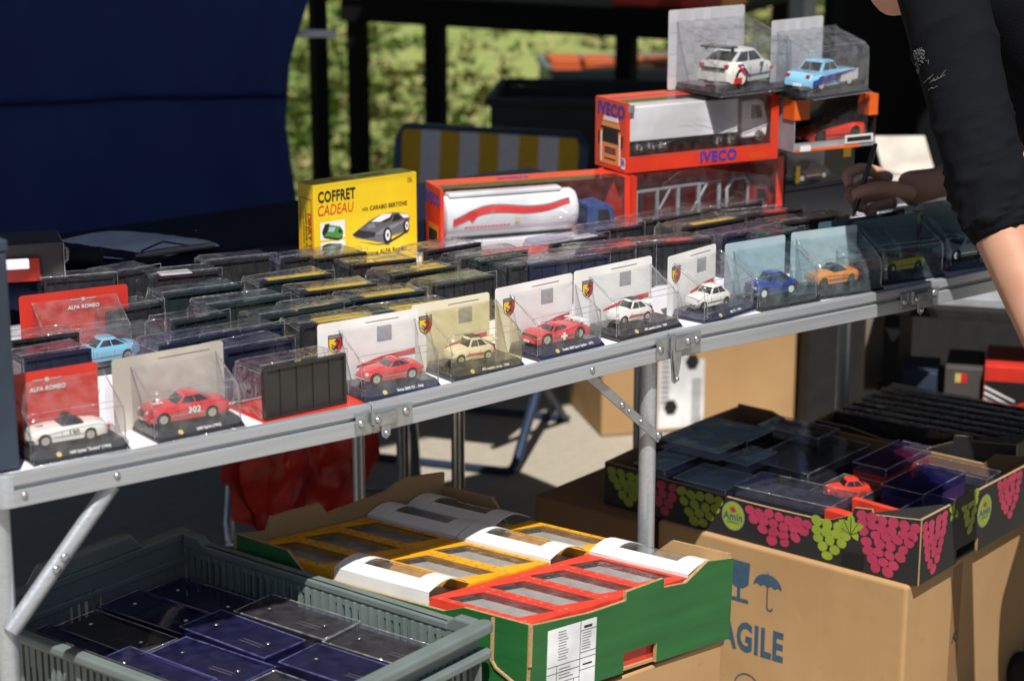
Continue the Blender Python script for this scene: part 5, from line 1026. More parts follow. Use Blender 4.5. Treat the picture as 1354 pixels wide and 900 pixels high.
# ================================================================ green fruit tray with window packs, on a brown box
gy = R(3); GT = .430; gf = at(700, 828, GT); GTILT = R(2.2); GK = .285     # the soft tray is racked: its sides lean out of square
def rack_mesh(o):
    for ch in o.children:
        if ch.type == 'MESH' and 'racked' not in ch.data:
            for v in ch.data.vertices: v.co.x -= v.co.y*GK
            ch.data['racked'] = 1
gx = Vector((cos(gy), sin(gy), 0)); gn = Vector((-sin(gy), cos(gy), 0)); GW, GD, GH = .368, .47, .105
gt = thing('fruit_tray', 'green printed cardboard fruit tray with a white paper label', 'tray', (gf.x, gf.y, GT-GH), gy); gt.rotation_euler.y = GTILT; th = .005
GM = Matrix.Translation((gf.x, gf.y, GT-GH)) @ Euler((0, GTILT, gy)).to_matrix().to_4x4()
def cardwall(par, poly, axis, a, b_, mo, mi_, name='side_panel'):
    """corrugated board: printed outside, brown inside and along its cut edges"""
    q = MB(); n = len(poly); q.prism(poly, a, b_, axis, 2, caps=False)
    P3 = lambda u, w, t: {'y': (u, t, w), 'x': (t, u, w)}[axis]
    q.add([P3(u, w, a) for u, w in poly], [tuple(range(n))], 0); q.add([P3(u, w, b_) for u, w in poly], [tuple(range(n))], 1)
    return q.build(name, [mo, mi_, M['card_edge']], par)
GP, CB = M['green_print'], M['cardboard']
cardwall(gt, [(0, 0), (.165, 0), (.165, .028), (.226, .028), (.226, 0), (GW, 0), (GW, GH+.012), (.317, GH+.018), (.276, GH-.004), (.234, GH-.001), (.234, GH+.012), (.165, GH+.008), (.165, GH-.004), (.10, GH-.006), (0, GH)], 'y', 0, th, GP, CB, 'front_panel')
cardwall(gt, [(th, 0), (GD-th, 0), (GD-th, GH+.018), (GD-.09, GH+.014), (GD-.12, GH-.012), (.13, GH-.012), (.10, GH+.0), (th, GH+.0)], 'x', 0, th, GP, CB)
cardwall(gt, [(th, 0), (GD-th, 0), (GD-th, GH+.02), (GD-.09, GH+.02), (GD-.12, GH-.02), (.13, GH-.02), (.09, GH+.018), (th, GH+.018)], 'x', GW, GW-th, GP, CB)
cardwall(gt, [(0, 0), (GW, 0), (GW, GH+.040), (GW*.8, GH+.045), (GW*.70, GH+.03), (GW*.42, GH+.018), (GW*.38, GH+.036), (GW*.16, GH+.032), (GW*.14, GH+.012), (0, GH+.018)], 'y', GD, GD-th, GP, CB, 'back_panel')
q = MB(); q.box(th, th, 0, GW-th, GD-th, .004); q.build('bottom_panel', CB, gt)
q = MB()                                              # the overlapping flap edge on the left face
q.tube([(-.0015, .055, GH-.002), (-.0015, .055, .045), (-.0015, .048, .036), (-.0015, .02, .022), (-.0015, .004, .020), (-.0015, .003, .0)], .0022, 5); q.tube([(-.001, .0, GH-.001), (-.001, .0, .05)], .0022, 5); q.build('cut_edge', M['card_edge'], gt)
q = MB(); q.box(.028, -.0007, -.012+.014, .112, 0, GH-.014, 0)
for u0, w0, u1, w1 in ((.028, .040, .112, .0406), (.028, .030, .084, .0306), (.028, .016, .084, .0166), (.084, .024, .112, .0246), (.0838, .002, .0844, .091), (.044, .002, .0446, .040), (.074, .002, .0746, .016), (.084, .078, .112, .0786), (.084, .048, .112, .0486)): q.box(u0, -.0010, w0, u1, -.0007, w1, 1)
rnd = random.Random(4)
for i in range(11): q.box(.045+.002*rnd.random(), -.0010, .085-.0038*i, .058+.006*rnd.random(), -.0007, .0862-.0038*i, 2)
for i in range(7): q.box(.087, -.0010, .074-.0036*i, .099+.005*rnd.random(), -.0007, .0752-.0036*i, 2)
for i in range(4): q.box(.048, -.0010, .034-.0042*i, .066+.008*rnd.random(), -.0007, .0354-.0042*i, 2)
q.box(.090, -.0010, .081, .104, -.0007, .0845, 1); q.box(.090, -.0010, .030, .106, -.0007, .0322, 1)
q.build('paper_label', [M['sticker'], M['ink_black'], M['ink_grey']], gt)
q = MB(); q.add([(x-y*GK, y, z) for z in (0, GT-GH-.0155) for x, y in ((.004, .006), (GW-.006, .006), (GW-.006, GD-.006), (.004, GD-.006))], [(3, 2, 1, 0), (4, 5, 6, 7), (0, 1, 5, 4), (1, 2, 6, 5), (2, 3, 7, 6), (3, 0, 4, 7)]); o = q.build('carton', CB, None, bev=.003, loc=(gf.x, gf.y, 0), rot=(0, 0, gy)); tag(o, 'plain brown carton standing under the green fruit tray', 'box')
def window_pack(label, lx, ly, w_, l_, z0, h, m_, arched):
    p = GM @ Vector((lx-ly*GK, ly, z0)); g = thing('window_pack', label, 'window box', p, gy, 'window packs in the green fruit tray'); g.rotation_euler.y = GTILT; t = .0012; w2, l2 = w_/2, l_/2
    q = MB(); q.box(-w2, -l2, 0, w2, l2, t); q.build('bottom_panel', m_, g)
    if not arched:
        for nm_, bb in (('side_panel', (-w2, -l2, t, -w2+t, l2, h-t)), ('side_panel', (w2-t, -l2, t, w2, l2, h-t)), ('end_panel', (-w2+t, -l2, t, w2-t, -l2+t, h-t)), ('end_panel', (-w2+t, l2-t, t, w2-t, l2, h-t))): q = MB(); q.box(*bb); q.build(nm_, m_, g)
        f1, f2 = .011, .026                            # frame widths: long sides, ends
        q = MB(); o_ = [(-w2, -l2), (w2, -l2), (w2, l2), (-w2, l2)]; i_ = [(-w2+f1, -l2+f2), (w2-f1*.7, -l2+f2*.55), (w2-f1*.7, l2-f2), (-w2+f1, l2-f2*.55)]
        for zz in (h-t, h): 
            for k in range(4): q.quad((*o_[k], zz), (*o_[(k+1) % 4], zz), (*i_[(k+1) % 4], zz), (*i_[k], zz))
        for k in range(4): q.quad((*o_[k], h-t), (*o_[(k+1) % 4], h-t), (*o_[(k+1) % 4], h), (*o_[k], h)); q.quad((*i_[k], h-t), (*i_[(k+1) % 4], h-t), (*i_[(k+1) % 4], h), (*i_[k], h))
        q.build('top_frame', m_, g)
        q = MB()
        for k in range(8): u = -l2+.012+(l_-.024)*k/7; q.box(-w2+.003, u-.0016, h+.0001, -w2+.007, u+.0016, h+.0003); q.box(w2-.006, u-.0016, h+.0001, w2-.003, u+.0016, h+.0003)
        tag(q.build('printed_marks', M['ink_grey'], g), kind='stuff')
        q = MB(); q.quad((-w2+t, -l2+t, h-.0018), (w2-t, -l2+t, h-.0018), (w2-t, l2-t, h-.0018), (-w2+t, l2-t, h-.0018)); q.build('window_film', M['clear'], g)
        q = MB(); q.box(-w2+.002, -l2+.01, h-.016, w2-.002, l2-.01, h-.013); q.build('inner_tray', M['grey_inner'], g)
    else:
        q = MB(); n = 7; top = [(-w2+w_*k/n, h-.012+.012*sin(pi*k/n)) for k in range(n+1)]
        for ya0, ya1 in ((-l2, -l2+.030), (l2-.030, l2)):   # arched caps at both ends
            q = MB(); q.loft([[(x, y, z) for x, z in top] + [(x, y, z-.001) for x, z in top[::-1]] for y in (ya0, ya1)], True, True, True); q.build('arched_cap', m_, g, 50)
        pass
        q = MB(); q.prism([(-w2, t), (-w2, h-.012), (-w2+.020, h-.004), (-w2+.020, h-.006), (-w2+t, h-.0135), (-w2+t, t)], -l2+.0302, l2-.0302, 'y'); q.build('side_panel', m_, g)
        q = MB(); q.box(w2-t, -l2, t, w2, l2, .02); q.box(-w2, -l2, t, -w2+t, -l2+.030, h-.0122); q.box(-w2, l2-.030, t, -w2+t, l2, h-.0122); q.build('lower_panel', m_, g)
        q = MB(); q.loft([[(x, y, z-.0016) for x, z in top] + [(w2-.0005, y, .02)] for y in (-l2+.02, l2-.02)], False); q.build('window_film', M['clear'], g, 50, fixn=False)
        q = MB(); q.box(-w2+.004, -l2+.006, t+.0002, w2-.004, l2-.006, h-.028); q.build('inner_tray', M['grey_inner'], g)
    return g
GRID = [['r', 'r', 'r', 'r', 'w'], ['w', 'y', 'y', 'w', 'y'], ['y', 'y', 'y', 'w', 'w']]
col = {'r': ('red', M['red_pack']), 'y': ('yellow', M['yellow_pack']), 'w': ('white', M['white_pack'])}
ROW = ['in the sunlit row', 'in the middle row', 'in the shaded row']; ORD = ['first', 'second', 'third', 'fourth', 'fifth']
pw = (GW-2*th-.004)/5; pl_ = (GD-2*th-.006)/3
for r_ in range(3):
    for c_ in range(5):
        k = GRID[r_][c_]; nm_, m_ = col[k]
        window_pack(f"{nm_} window pack {ROW[r_]} of the green tray, {ORD[c_]} from the crate", th+.002+pw*(c_+.5), th+.003+pl_*(r_+.5), pw-.0012, pl_-.002, .0045, GH-.006+(.016 if k == 'w' else 0)+(.002 if r_ else 0), m_, k == 'w')
rack_mesh(gt)
for o_ in list(COL.objects):
    if o_.get('group') == 'window packs in the green fruit tray': rack_mesh(o_)
# ================================================================ black grape trays
b_ang = R(12.8); bd = Vector((cos(b_ang), sin(b_ang), 0)); ad = Vector((-sin(b_ang), cos(b_ang), 0))
def ellipse(q, s, z, ru, rv, ang, P3, mi, lift, n=10):
    pts = []
    for k in range(n): a = 2*pi*k/n; u, v = ru*cos(a), rv*sin(a); pts.append(P3(s+u*cos(ang)-v*sin(ang), z+u*sin(ang)+v*cos(ang), lift))
    q.add(pts, [tuple(range(n))], mi)
def grapes(par, s0, s1, z0, z1, P3, m_, seed, leaf=False):
    rnd = random.Random(seed); q = MB(); W_ = s1-s0; H = z1-z0; rr = .0098; rows = max(3, int(H/(rr*1.32)))
    for j in range(rows):
        t = j/(rows-1); half = W_/2*(1-.62*t**1.5); sk = W_*.10*sin(seed)*t; z = z1-rr-(H-2*rr)*t; n = max(2 if t < .7 else 1, int(2*half/(rr*1.72)))
        for i in range(n):
            s = (s0+s1)/2+sk+(-half+2*half*(i+.5)/n) + rnd.uniform(-.0012, .0012); ellipse(q, s, z+rnd.uniform(-.0015, .0015), rr*rnd.uniform(.86, 1.06), rr*rnd.uniform(.72, .9), rnd.uniform(-.5, .5), P3, 0, .0004+.00002*((i+j) % 3))
    return q.build('grape_print', m_, par, fixn=False)
def leafp(par, s, z, r, P3, m_):
    q = MB(); pts = []
    for k in range(20): a = 2*pi*k/20; rr = r*(.75+.25*cos(5*a)); pts.append(P3(s+rr*sin(a), z+rr*cos(a), .0006))
    q.add(pts, [tuple(range(20))]); q.build('leaf_print', m_, par, fixn=False)
    q = MB()
    for a in (-2, -1, 0, 1, 2): p0, p1 = P3(s, z-.5*r, .0008), P3(s+.7*r*sin(a*.9), z+.7*r*cos(a*.9), .0008); q.tube([p0, p1], .0005, 4)
    q.build('leaf_vein', M['ink_black'], par)
def amin(par, s, z, P3, rot, r=.020):
    q = MB(); ellipse(q, s, z, r*1.08, r*1.22, 0, P3, 0, .0007, 24); ellipse(q, s, z, r, r*1.14, 0, P3, 1, .0009, 24)
    for u, v in ((-.004, .011), (.0, .013), (.003, .010), (-.001, .008)): ellipse(q, s+u, z+v, .0032, .0028, 0, P3, 2, .0011, 8)
    q.build('brand_badge', [M['ink_grey'], M['grape_green'], M['grape_pink']], par, fixn=False)
    text('Amin', .0175, M['ink_navy'], par, P3(s, z-.001, .0012), rot, sx=.92, bold=.02); text('COMPANY', .0048, M['ink_navy'], par, P3(s, z-.0105, .0012), rot)
def grape_tray(label, pos, La, Lb, h, prints, ang=b_ang):
    g = thing('fruit_tray', label, 'tray', pos, ang); K = M['tray_black']; t_ = .005
    cardwall(g, [(0, 0), (La, 0), (La, h+.004), (La-.07, h+.004), (La-.10, h), (.34*La+.12, h-.004), (.34*La+.06, h-.004), (.16, h-.002), (.115, h+.018), (.112, h+.030), (.082, h+.034), (.080, h+.026), (0, h+.036)], 'x', 0, t_, K, M['cardboard_dark'])
    cardwall(g, [(0, 0), (La, 0), (La, h+.01), (La-.07, h+.01), (La-.10, h), (.10, h), (.08, h+.02), (0, h+.03)], 'x', Lb, Lb-t_, K, M['cardboard_dark'])
    cardwall(g, [(t_, 0), (.12, 0), (.12, .022), (.19, .022), (.19, 0), (Lb-t_, 0), (Lb-t_, h+.030), (t_, h+.035)], 'y', 0, t_, K, M['cardboard_dark'], 'front_panel')
    cardwall(g, [(t_, 0), (Lb-t_, 0), (Lb-t_, h+.006), (Lb-.1, h+.008), (.11, h+.008), (t_, h+.004)], 'y', La, La-t_, K, M['cardboard_dark'], 'back_panel')
    q = MB(); q.box(t_, t_, 0, Lb-t_, La-t_, .004); q.build('bottom_panel', K, g)
    q = MB(); q.prism([(t_+.001, t_+.001), (.13, t_+.001), (t_+.001, .085)], h+.024, h+.027, 'z'); q.build('corner_flap', K, g)
    if prints:
        PL = lambda s, z, l_: (-l_, La*(1-s), z); PR = lambda s, z, l_: (s, -l_, z)
        def PLm(s, z, l_): return (-l_, La-s, z)
        gp, gg = M['grape_pink'], M['grape_green']
        for s0, s1, z0, z1, m_ in ((.01, .14, .003, .068, gg), (.14, .255, .004, .066, gp), (.25, .405, .0, .064, gg), (.475, .685, .003, .063, gp), (.68, .81, .001, .072, gg), (.815, 1.0, .001, .100, gp)):
            grapes(g, s0*La, s1*La, z0, z1, PLm, m_, int(s0*100))
        leafp(g, .800*La, .066, .023, PLm, gg); amin(g, .437*La, .036, PLm, LEFT)
        q = MB(); q.box(-.0012, .092, .004, -.0002, .128, .026); q.build('hand_hole', M['ink_black'], g)
        for s0, s1, z0, z1, m_ in ((.004, .085, .004, .10, gp), (.125, .185, .035, .11, gg), (.245, .33, .02, .10, gp)): grapes(g, s0, s1, z0, z1, PR, m_, int(s0*100)+3)
        leafp(g, .105, .092, .020, PR, gg); amin(g, .205, .062, PR, FRONT, .022)
        q = MB(); q.prism(rect(.105, .090, .165, .108, .006), -.0012, -.0002, 'y'); q.build('hand_hole', M['ink_black'], g)
    return g
FP = at(1213, 775, .300); FP = Vector((FP.x, FP.y, .300))
La1, Lb1, Hh = .58, .40, .068
g1 = grape_tray('black fruit tray printed with pink and green grapes in sunlight', FP, La1, Lb1, Hh, True)
def inT(lx, ly, z=0, base=FP): v = base + bd*lx + ad*ly; return (v.x, v.y, base.z+z)
def cbx(label, lx, ly, dims, m_, z=.0045, rz=0, film=None, base=FP, nm='packed_box', cat='box'):
    g = thing(nm, label, cat, inT(lx, ly, z, base), b_ang+rz); a, c, h = dims; q = MB(); q.box(-a/2, -c/2, 0, a/2, c/2, h-.008); q.build('carton', M[m_], g, bev=.001)
    q = MB(); q.box(-a/2-.0006, -c/2-.0006, h-.0079, a/2+.0006, c/2+.0006, h+.006); q.k = 1; tube_ = [(-a/2-.0006, -c/2-.0006, h+.006), (a/2+.0006, -c/2-.0006, h+.006), (a/2+.0006, c/2+.0006, h+.006), (-a/2-.0006, c/2+.0006, h+.006), (-a/2-.0006, -c/2-.0006, h+.006)]; q.tube(tube_, .0009, 5); q.tube([(-a/2-.0006, -c/2-.0006, h-.0079), tube_[0]], .0009, 5)
    q.build('clear_lid', [M[film or rnd.choice(('case_dark', 'case_clear', 'case_clear'))], M['clear_edge']], g, bev=.0015); return g
cbx('dark case in the far corner of the sunlit grape tray', .07, .50, (.11, .06, .066), 'dark_box')
cbx('dark case with a khaki top in the grape tray', .16, .50, (.075, .12, .074), 'base_smoke'); cbx('dark case beside the khaki topped one in the grape tray', .25, .50, (.08, .12, .072), 'dark_box')
cbx('dark case at the tray wall behind the table leg', .055, .40, (.09, .10, .060), 'base_smoke')
cbx('long dark case lying along the grape tray wall', .065, .255, (.085, .17, .068), 'dark_box', rz=.05)
cbx('large smoky clear case in the middle of the grape tray', .26, .35, (.20, .12, .060), 'dark_box', film='case_clear')
cbx('narrow dark case between the khaki topped case and the smoky one', .165, .405, (.09, .05, .066), 'dark_box'); cbx('small dark case by the right wall of the grape tray', .34, .42, (.07, .12, .070), 'base_smoke'); cbx('slim dark case behind the violet one in the grape tray', .345, .12, (.05, .13, .060), 'dark_box')
cbx('case with crimson side in the grape tray', .31, .22, (.15, .06, .070), 'card_red', film='case_blue')
cbx('violet case near the front corner of the grape tray', .25, .13, (.14, .075, .064), 'purple_box', film='case_blue')
cbx('blue case beside the red car in the grape tray', .16, .07, (.13, .07, .050), 'dark_box', film='case_blue')
rc = cbx('low clear case holding the small red car in the grape tray', .165, .22, (.12, .08, .050), 'dark_box', film='pane')
car('model_car', 'small red car in a low clear case in the grape tray', S_600, 'hotred', inT(.165, .22, .0470), b_ang-.75)
g = thing('window_box', 'open red frame box at the edge of the sunlit grape tray', 'box', inT(.055, .115, .0045), b_ang-.1)
q = MB(); q.box(-.04, -.055, 0, .04, .055, .048); q.build('carton', M['dark_box'], g); q = MB(); q.box(-.041, -.056, .0482, .041, -.032, .072); q.box(-.041, -.0318, .0482, -.022, .056, .072); q.box(.030, -.0318, .0482, .041, .056, .072); q.build('red_frame', M['red_pack'], g, bev=.001)
# fragile box under it
def carton(label, pos, rz, La, Lb, h, m_='cardboard'):
    g = thing('cardboard_box', label, 'box', pos, rz); q = MB(); q.box(0, 0, 0, Lb, La, h); q.build('carton', M[m_], g, bev=.006, seg=3)
    return g
fx = Vector((FP.x, FP.y, 0)) + bd*.004 + ad*.012 - bd*.012
fb_ = carton('large brown cardboard box printed FRAGILE with handling symbols', (fx.x, fx.y, 0), b_ang, .455, .42, .2985)
NV = M['ink_navy']; PF_ = lambda s, z, l_: (-l_, s, z)
text('FRAGILE', .066, NV, fb_, (-.0006, .292, .140), LEFT, sx=.63, bold=.035)
q = MB()                                               # umbrella, glass and arrows symbols
def poly(pts, l_=.0006): q.add([PF_(s, z, l_) for s, z in pts], [tuple(range(len(pts)))])
us, uz = .242, .236
poly([(us+.026*cos(a), uz+.022*sin(a)+.004*0) for a in [pi*k/14 for k in range(15)]] + [(us-.026, uz), (us-.0195, uz+.004), (us-.013, uz), (us-.0065, uz+.004), (us, uz), (us+.0065, uz+.004), (us+.013, uz), (us+.0195, uz+.004)])
poly([(us-.0012, uz), (us+.0012, uz), (us+.0012, uz-.032), (us-.0012, uz-.032)], .0008); poly([(us-.001, uz+.022), (us+.001, uz+.022), (us, uz+.029)], .0008)
for k in range(8): a0, a1 = pi*k/8, pi*(k+1)/8; poly([(us-.005+.0062*cos(a0), uz-.032-.0062*sin(a0)), (us-.005+.0062*cos(a1), uz-.032-.0062*sin(a1)), (us-.005+.0038*cos(a1), uz-.032-.0038*sin(a1)), (us-.005+.0038*cos(a0), uz-.032-.0038*sin(a0))], .0008)
q.build('printed_umbrella', NV, fb_, fixn=False); q = MB()
gs = .295; poly([(gs-.020, .268), (gs+.020, .268), (gs+.018, .232), (gs+.008, .224), (gs-.008, .224), (gs-.018, .232)]); poly([(gs-.003, .224), (gs+.003, .224), (gs+.003, .206), (gs-.003, .206)], .0008); poly([(gs-.018, .206), (gs+.018, .206), (gs+.018, .200), (gs-.018, .200)])
q.build('printed_glass', NV, fb_, fixn=False)
for s in (.345, .372): q = MB(); poly([(s-.012, .243), (s+.012, .243), (s, .270)]); poly([(s-.004, .243), (s+.004, .243), (s+.004, .203), (s-.004, .203)], .0008); q.build('printed_arrow', NV, fb_, fixn=False)
q = MB()
for k in range(16):
    a0, a1 = 2*pi*k/16, 2*pi*(k+1)/16; rr0, rr1 = .024, .0215; poly([(.275+rr0*cos(a0), .058+rr0*sin(a0)), (.275+rr0*cos(a1), .058+rr0*sin(a1)), (.275+rr1*cos(a1), .058+rr1*sin(a1)), (.275+rr1*cos(a0), .058+rr1*sin(a0))])
q.build('printed_ring', NV, fb_, fixn=False)
q = MB(); q.box(.145, -.0006, .0, .175, -.0001, .285); q.build('parcel_tape', M['cardboard_dark'], fb_)
text('K', .026, M['ink_black'], fb_, (.158, -.0010, .165), FRONT, shear=.3, name='pen_mark')
q = MB(); q.prism(rect(.118, .035, .150, .085, .004), -.0014, -.0008, 'y', 0); q.prism([(.126, .045), (.142, .045), (.144, .06), (.134, .075), (.125, .06)], -.0018, -.0014, 'y', 1); q.build('sticker', [M['sticker'], M['truck_blue']], fb_)
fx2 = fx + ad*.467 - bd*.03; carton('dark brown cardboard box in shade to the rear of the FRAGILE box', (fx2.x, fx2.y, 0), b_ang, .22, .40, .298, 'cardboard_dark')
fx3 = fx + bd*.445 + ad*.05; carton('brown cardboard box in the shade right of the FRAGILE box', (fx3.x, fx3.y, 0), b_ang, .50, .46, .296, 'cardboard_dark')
# second grape tray, in shade
FP2 = FP + bd*.412 + ad*.05; FP2.z = .300
grape_tray('black fruit tray full of dark packs in the shade', FP2, .38, .275, .070, False)
for i in range(7):
    pk = pack('black upright pack filed in the shaded fruit tray', inT(.035+.0335*i, .19, .0052+.0425, FP2), b_ang-pi/2+.10+rnd.uniform(-.03, .03), base='base_black', card='card_dark', film='clear_dusty', lying=True, d=.085, group='black packs filed in the shaded fruit tray', w=.33, cw=.335, ch=.030, zf=.022, zb=.029)
# ================================================================ boxes in the rear under the table and on the right
pb = at(795, 578, 0); g = carton('tall brown cardboard box with white shipping labels in the rear', (pb.x, pb.y, 0), -.42, .30, .47, .46)
q = MB()
for x0, z0, x1, z1 in ((.135, .0, .205, .27), (.165, .27, .215, .34), (.205, .0, .245, .17)): q.box(x0, -.0008, z0+.01, x1, 0, z1, 0)
for x_, z_ in ((.165, .255), (.215, .165), (.165, .06)): q.prism([(x_+.017*cos(pi*k/3), z_+.02*sin(pi*k/3)) for k in range(6)], -.0014, -.0008, 'y', 1)
for i in range(12): q.box(.142, -.0012, .07+.012*i, .160, -.0008, .076+.012*i, 2); q.box(.215, -.0012, .02+.009*i, .238, -.0008, .025+.009*i, 2)
q.box(.178, -.0012, .17, .20, -.0008, .21, 3); q.build('shipping_label', [M['sticker'], M['ink_black'], M['ink_grey'], M['card_ice']], g)
q = MB()
def stand(label, cx, y_bot, y_top, wpx, dep, m_, nm='carton', cat='box', rz=-.6, th=.12):
    """a box standing behind: bottom and top read off at depth dep"""
    p0, p1 = atd(cx, y_bot, dep), atd(cx, y_top, dep); h = p1.z-p0.z; w_ = wpx/F*dep
    q = MB(); q.box(-w_/2, 0, 0, w_/2, th, h); o = q.build(nm, M[m_], None, bev=.002, loc=p0, rot=(0, 0, rz)); return tag(o, label, cat), w_, h
rk = thing('storage_rack', 'black rack with two shelves holding boxes in the dark', 'rack', (0, 0, 0)); r0 = atd(1165, 520, 4.1); r1 = atd(1560, 520, 3.95)
dx_ = r1-r0; dx_.z = 0; Lr = dx_.length; rk.location = (r0.x, r0.y, 0); rk.rotation_euler.z = math.atan2(dx_.y, dx_.x); zl = atd(1270, 553, 4.05).z; zu = atd(1290, 400, 4.05).z
for z in (zl, zu): q = MB(); q.box(-.02, -.02, z-.02, Lr, .36, z); q.build('shelf', M['black_matt'], rk, bev=.002)
for x in (0, Lr-.03):
    for y in (0, .30): q = MB(); q.box(x, y, 0, x+.03, y+.03, zl-.0202); q.box(x, y, zl+.0002, x+.03, y+.03, zu-.0202); q.build('post', M['black_matt'], rk)
rz_r = rk.rotation_euler.z
def onrack(label, t, y, z, dims, m_, nm='carton', cat='box'):
    v = Vector((r0.x, r0.y, 0)) + dx_.normalized()*t + Vector((-dx_.y, dx_.x, 0)).normalized()*y; q = MB(); q.box(0, 0, 0, *dims); o = q.build(nm, M[m_], None, bev=.002, loc=(v.x, v.y, z+.0008), rot=(0, 0, rz_r)); return tag(o, label, cat), v
onrack('small dark blue box on the lower rack shelf', .035, .02, zl, (.07, .12, .075), 'slate_box')
o, v = onrack('grey carton with a small yellow and red emblem on the rack', .12, .02, zl, (.072, .14, .09), 'storage'); q = MB(); q.box(.020, -.0008, .060, .031, 0, .078, 0); q.box(.031, -.0008, .060, .042, 0, .078, 1); q.build('emblem', [M['ink_gold'], M['ink_red']], o)
o, v = onrack('red box with a printed racing car on the rack', .196, -.005, zl, (.24, .16, .105), 'card_red')
q = MB(); q.box(.002, -.0008, .002, .238, 0, .075, 0); q.prism([(.07, .012), (.20, .010), (.205, .03), (.15, .045), (.12, .065), (.105, .062), (.095, .04), (.06, .03)], -.0012, -.0008, 'y', 1); q.prism([(.06, .004), (.13, .004), (.13, .018), (.06, .018)], -.0016, -.0012, 'y', 2); q.prism([(.115, .040), (.16, .036), (.16, .046), (.115, .052)], -.0016, -.0012, 'y', 2)
for i in range(3): q.prism([(.002, .06-.012*i), (.06, .035-.012*i), (.06, .038-.012*i), (.002, .065-.012*i)], -.0012, -.0008, 'y', 2)
q.build('printed_racing_car', [M['ink_black'], M['paint_hotred'], M['ink_white']], o)
onrack('grey cloth folded on the upper rack shelf', .03, .0, zu, (.30, .30, .018), 'grey_plastic', 'folded_cloth', 'cloth')
o, w_, h_ = stand('dim beige panel standing to the rear beside the rack', 1172, 515, 405, 62, 4.3, 'beige_panel', 'beige_panel', 'panel', -.6, .02)
sp = atd(1198, 218, 4.6); q = MB(); q.box(-.058, -.095, 0, .058, .095, .008); o = q.build('white_lid', M['card_grey'], None, bev=.003, loc=sp, rot=(.5, 0, -.62)); tag(o, 'white box lid catching sunlight in front of the black backdrop', 'lid')
cs = MB(); cs.box(-.25, -.02, 0, .25, .25, sp.z-.075); tag(cs.build('dark_chest', M['black_matt'], None, bev=.01, loc=(sp.x+.06, sp.y, 0), rot=(0, 0, -.62)), 'black chest carrying the white lid by the backdrop', 'chest')
# ================================================================ the person leaning over the table
from mathutils.bvhtree import BVHTree
from mathutils import noise
def skin(name, chains, m, parent, sub=2, wr=None, branch=.0):
    """chains: lists of (point, radius) joined where points coincide; grown with a Skin modifier and kept as a plain mesh"""
    vs, rs, es, idx = [], [], [], {}
    for ch in chains:
        prev = None
        for p, r in ch:
            key = tuple(round(c, 4) for c in p)
            if key not in idx: idx[key] = len(vs); vs.append(tuple(p)); rs.append(r)
            i = idx[key]
            if prev is not None and prev != i: es.append((prev, i))
            prev = i
    me = bpy.data.meshes.new('tmp'); me.from_pydata(vs, es, []); o = bpy.data.objects.new('tmp', me); COL.objects.link(o)
    md = o.modifiers.new('skin', 'SKIN'); md.use_smooth_shade = True; md.branch_smoothing = branch
    seen = set(); adj = {i: [] for i in range(len(vs))}
    for a, b_ in es: adj[a].append(b_); adj[b_].append(a)
    sv = me.skin_vertices[0].data
    for i in range(len(vs)):
        sv[i].radius = (rs[i], rs[i]) if not isinstance(rs[i], tuple) else rs[i]; sv[i].use_root = False
        if i not in seen:
            sv[i].use_root = True; st_ = [i]
            while st_:
                k = st_.pop()
                if k in seen: continue
                seen.add(k); st_ += adj[k]
    s = o.modifiers.new('sub', 'SUBSURF'); s.levels = s.render_levels = sub
    dg = bpy.context.evaluated_depsgraph_get(); dg.update(); out = bpy.data.meshes.new_from_object(o.evaluated_get(dg)); bpy.data.objects.remove(o)
    out.materials.clear(); out.materials.append(m); out.name = name
    for p in out.polygons: p.use_smooth = True
    if wr: wr(out)
    r = bpy.data.objects.new(name, out); link(r, parent); return r
def seg(a, c, ra, rc, n=4, inc=True):
    a, c = Vector(a), Vector(c); return [(a.lerp(c, i/n), ra+(rc-ra)*i/n) for i in range(n+1 if inc else n)]
NS, NE, NWr = atd(1226, -90, 2.88), atd(1317, 288, 2.86), atd(1420, 545, 2.80)
FS, FE, FWr = atd(1352, -70, 3.22), atd(1400, 195, 3.44), atd(1240, 242, 3.44)
CHS, SPN, PEL = atd(1375, -40, 2.97), atd(1475, 150, 3.06), atd(1540, 340, 3.08)
NCK, HDC = atd(1285, -105, 3.03), atd(1203, -92, 2.99)
per = thing('person', 'person in a black sweatshirt with pushed up sleeves leaning over the table to write', 'person')
A_ = atd
palm = A_(1188, 252, 3.43)
def hand(palm_p, wrist, fingers):
    ch = [[(wrist, .026), (wrist.lerp(palm_p, .5), .031), (palm_p, .033)]]
    for f in fingers: ch.append(f)
    return ch
fing = [[(A_(*p), r) for p, r in zip(f, rr_)] for f, rr_ in (
    (((1180, 240, 3.45), (1160, 228, 3.45), (1137, 222, 3.44), (1118, 232, 3.43), (1124, 247, 3.42)), (.013, .0115, .0105, .0095, .008)),
    (((1178, 250, 3.46), (1160, 243, 3.465), (1136, 245, 3.46), (1120, 260, 3.45), (1134, 269, 3.44)), (.013, .012, .0105, .0095, .008)),
    (((1182, 258, 3.46), (1166, 257, 3.47), (1144, 262, 3.465), (1131, 273, 3.45), (1148, 277, 3.44)), (.013, .0115, .010, .009, .008)),
    (((1188, 266, 3.455), (1174, 269, 3.46), (1156, 274, 3.46), (1145, 281, 3.45), (1160, 283, 3.44)), (.012, .010, .009, .008, .007)),
    (((1208, 258, 3.405), (1188, 250, 3.385), (1164, 248, 3.375), (1142, 252, 3.37), (1126, 259, 3.375)), (.016, .0145, .0125, .011, .009)))]
farm = seg(FE, FWr, .042, .027, 6) + [(FWr.lerp(palm, .5), (.031)), (palm, .034)]
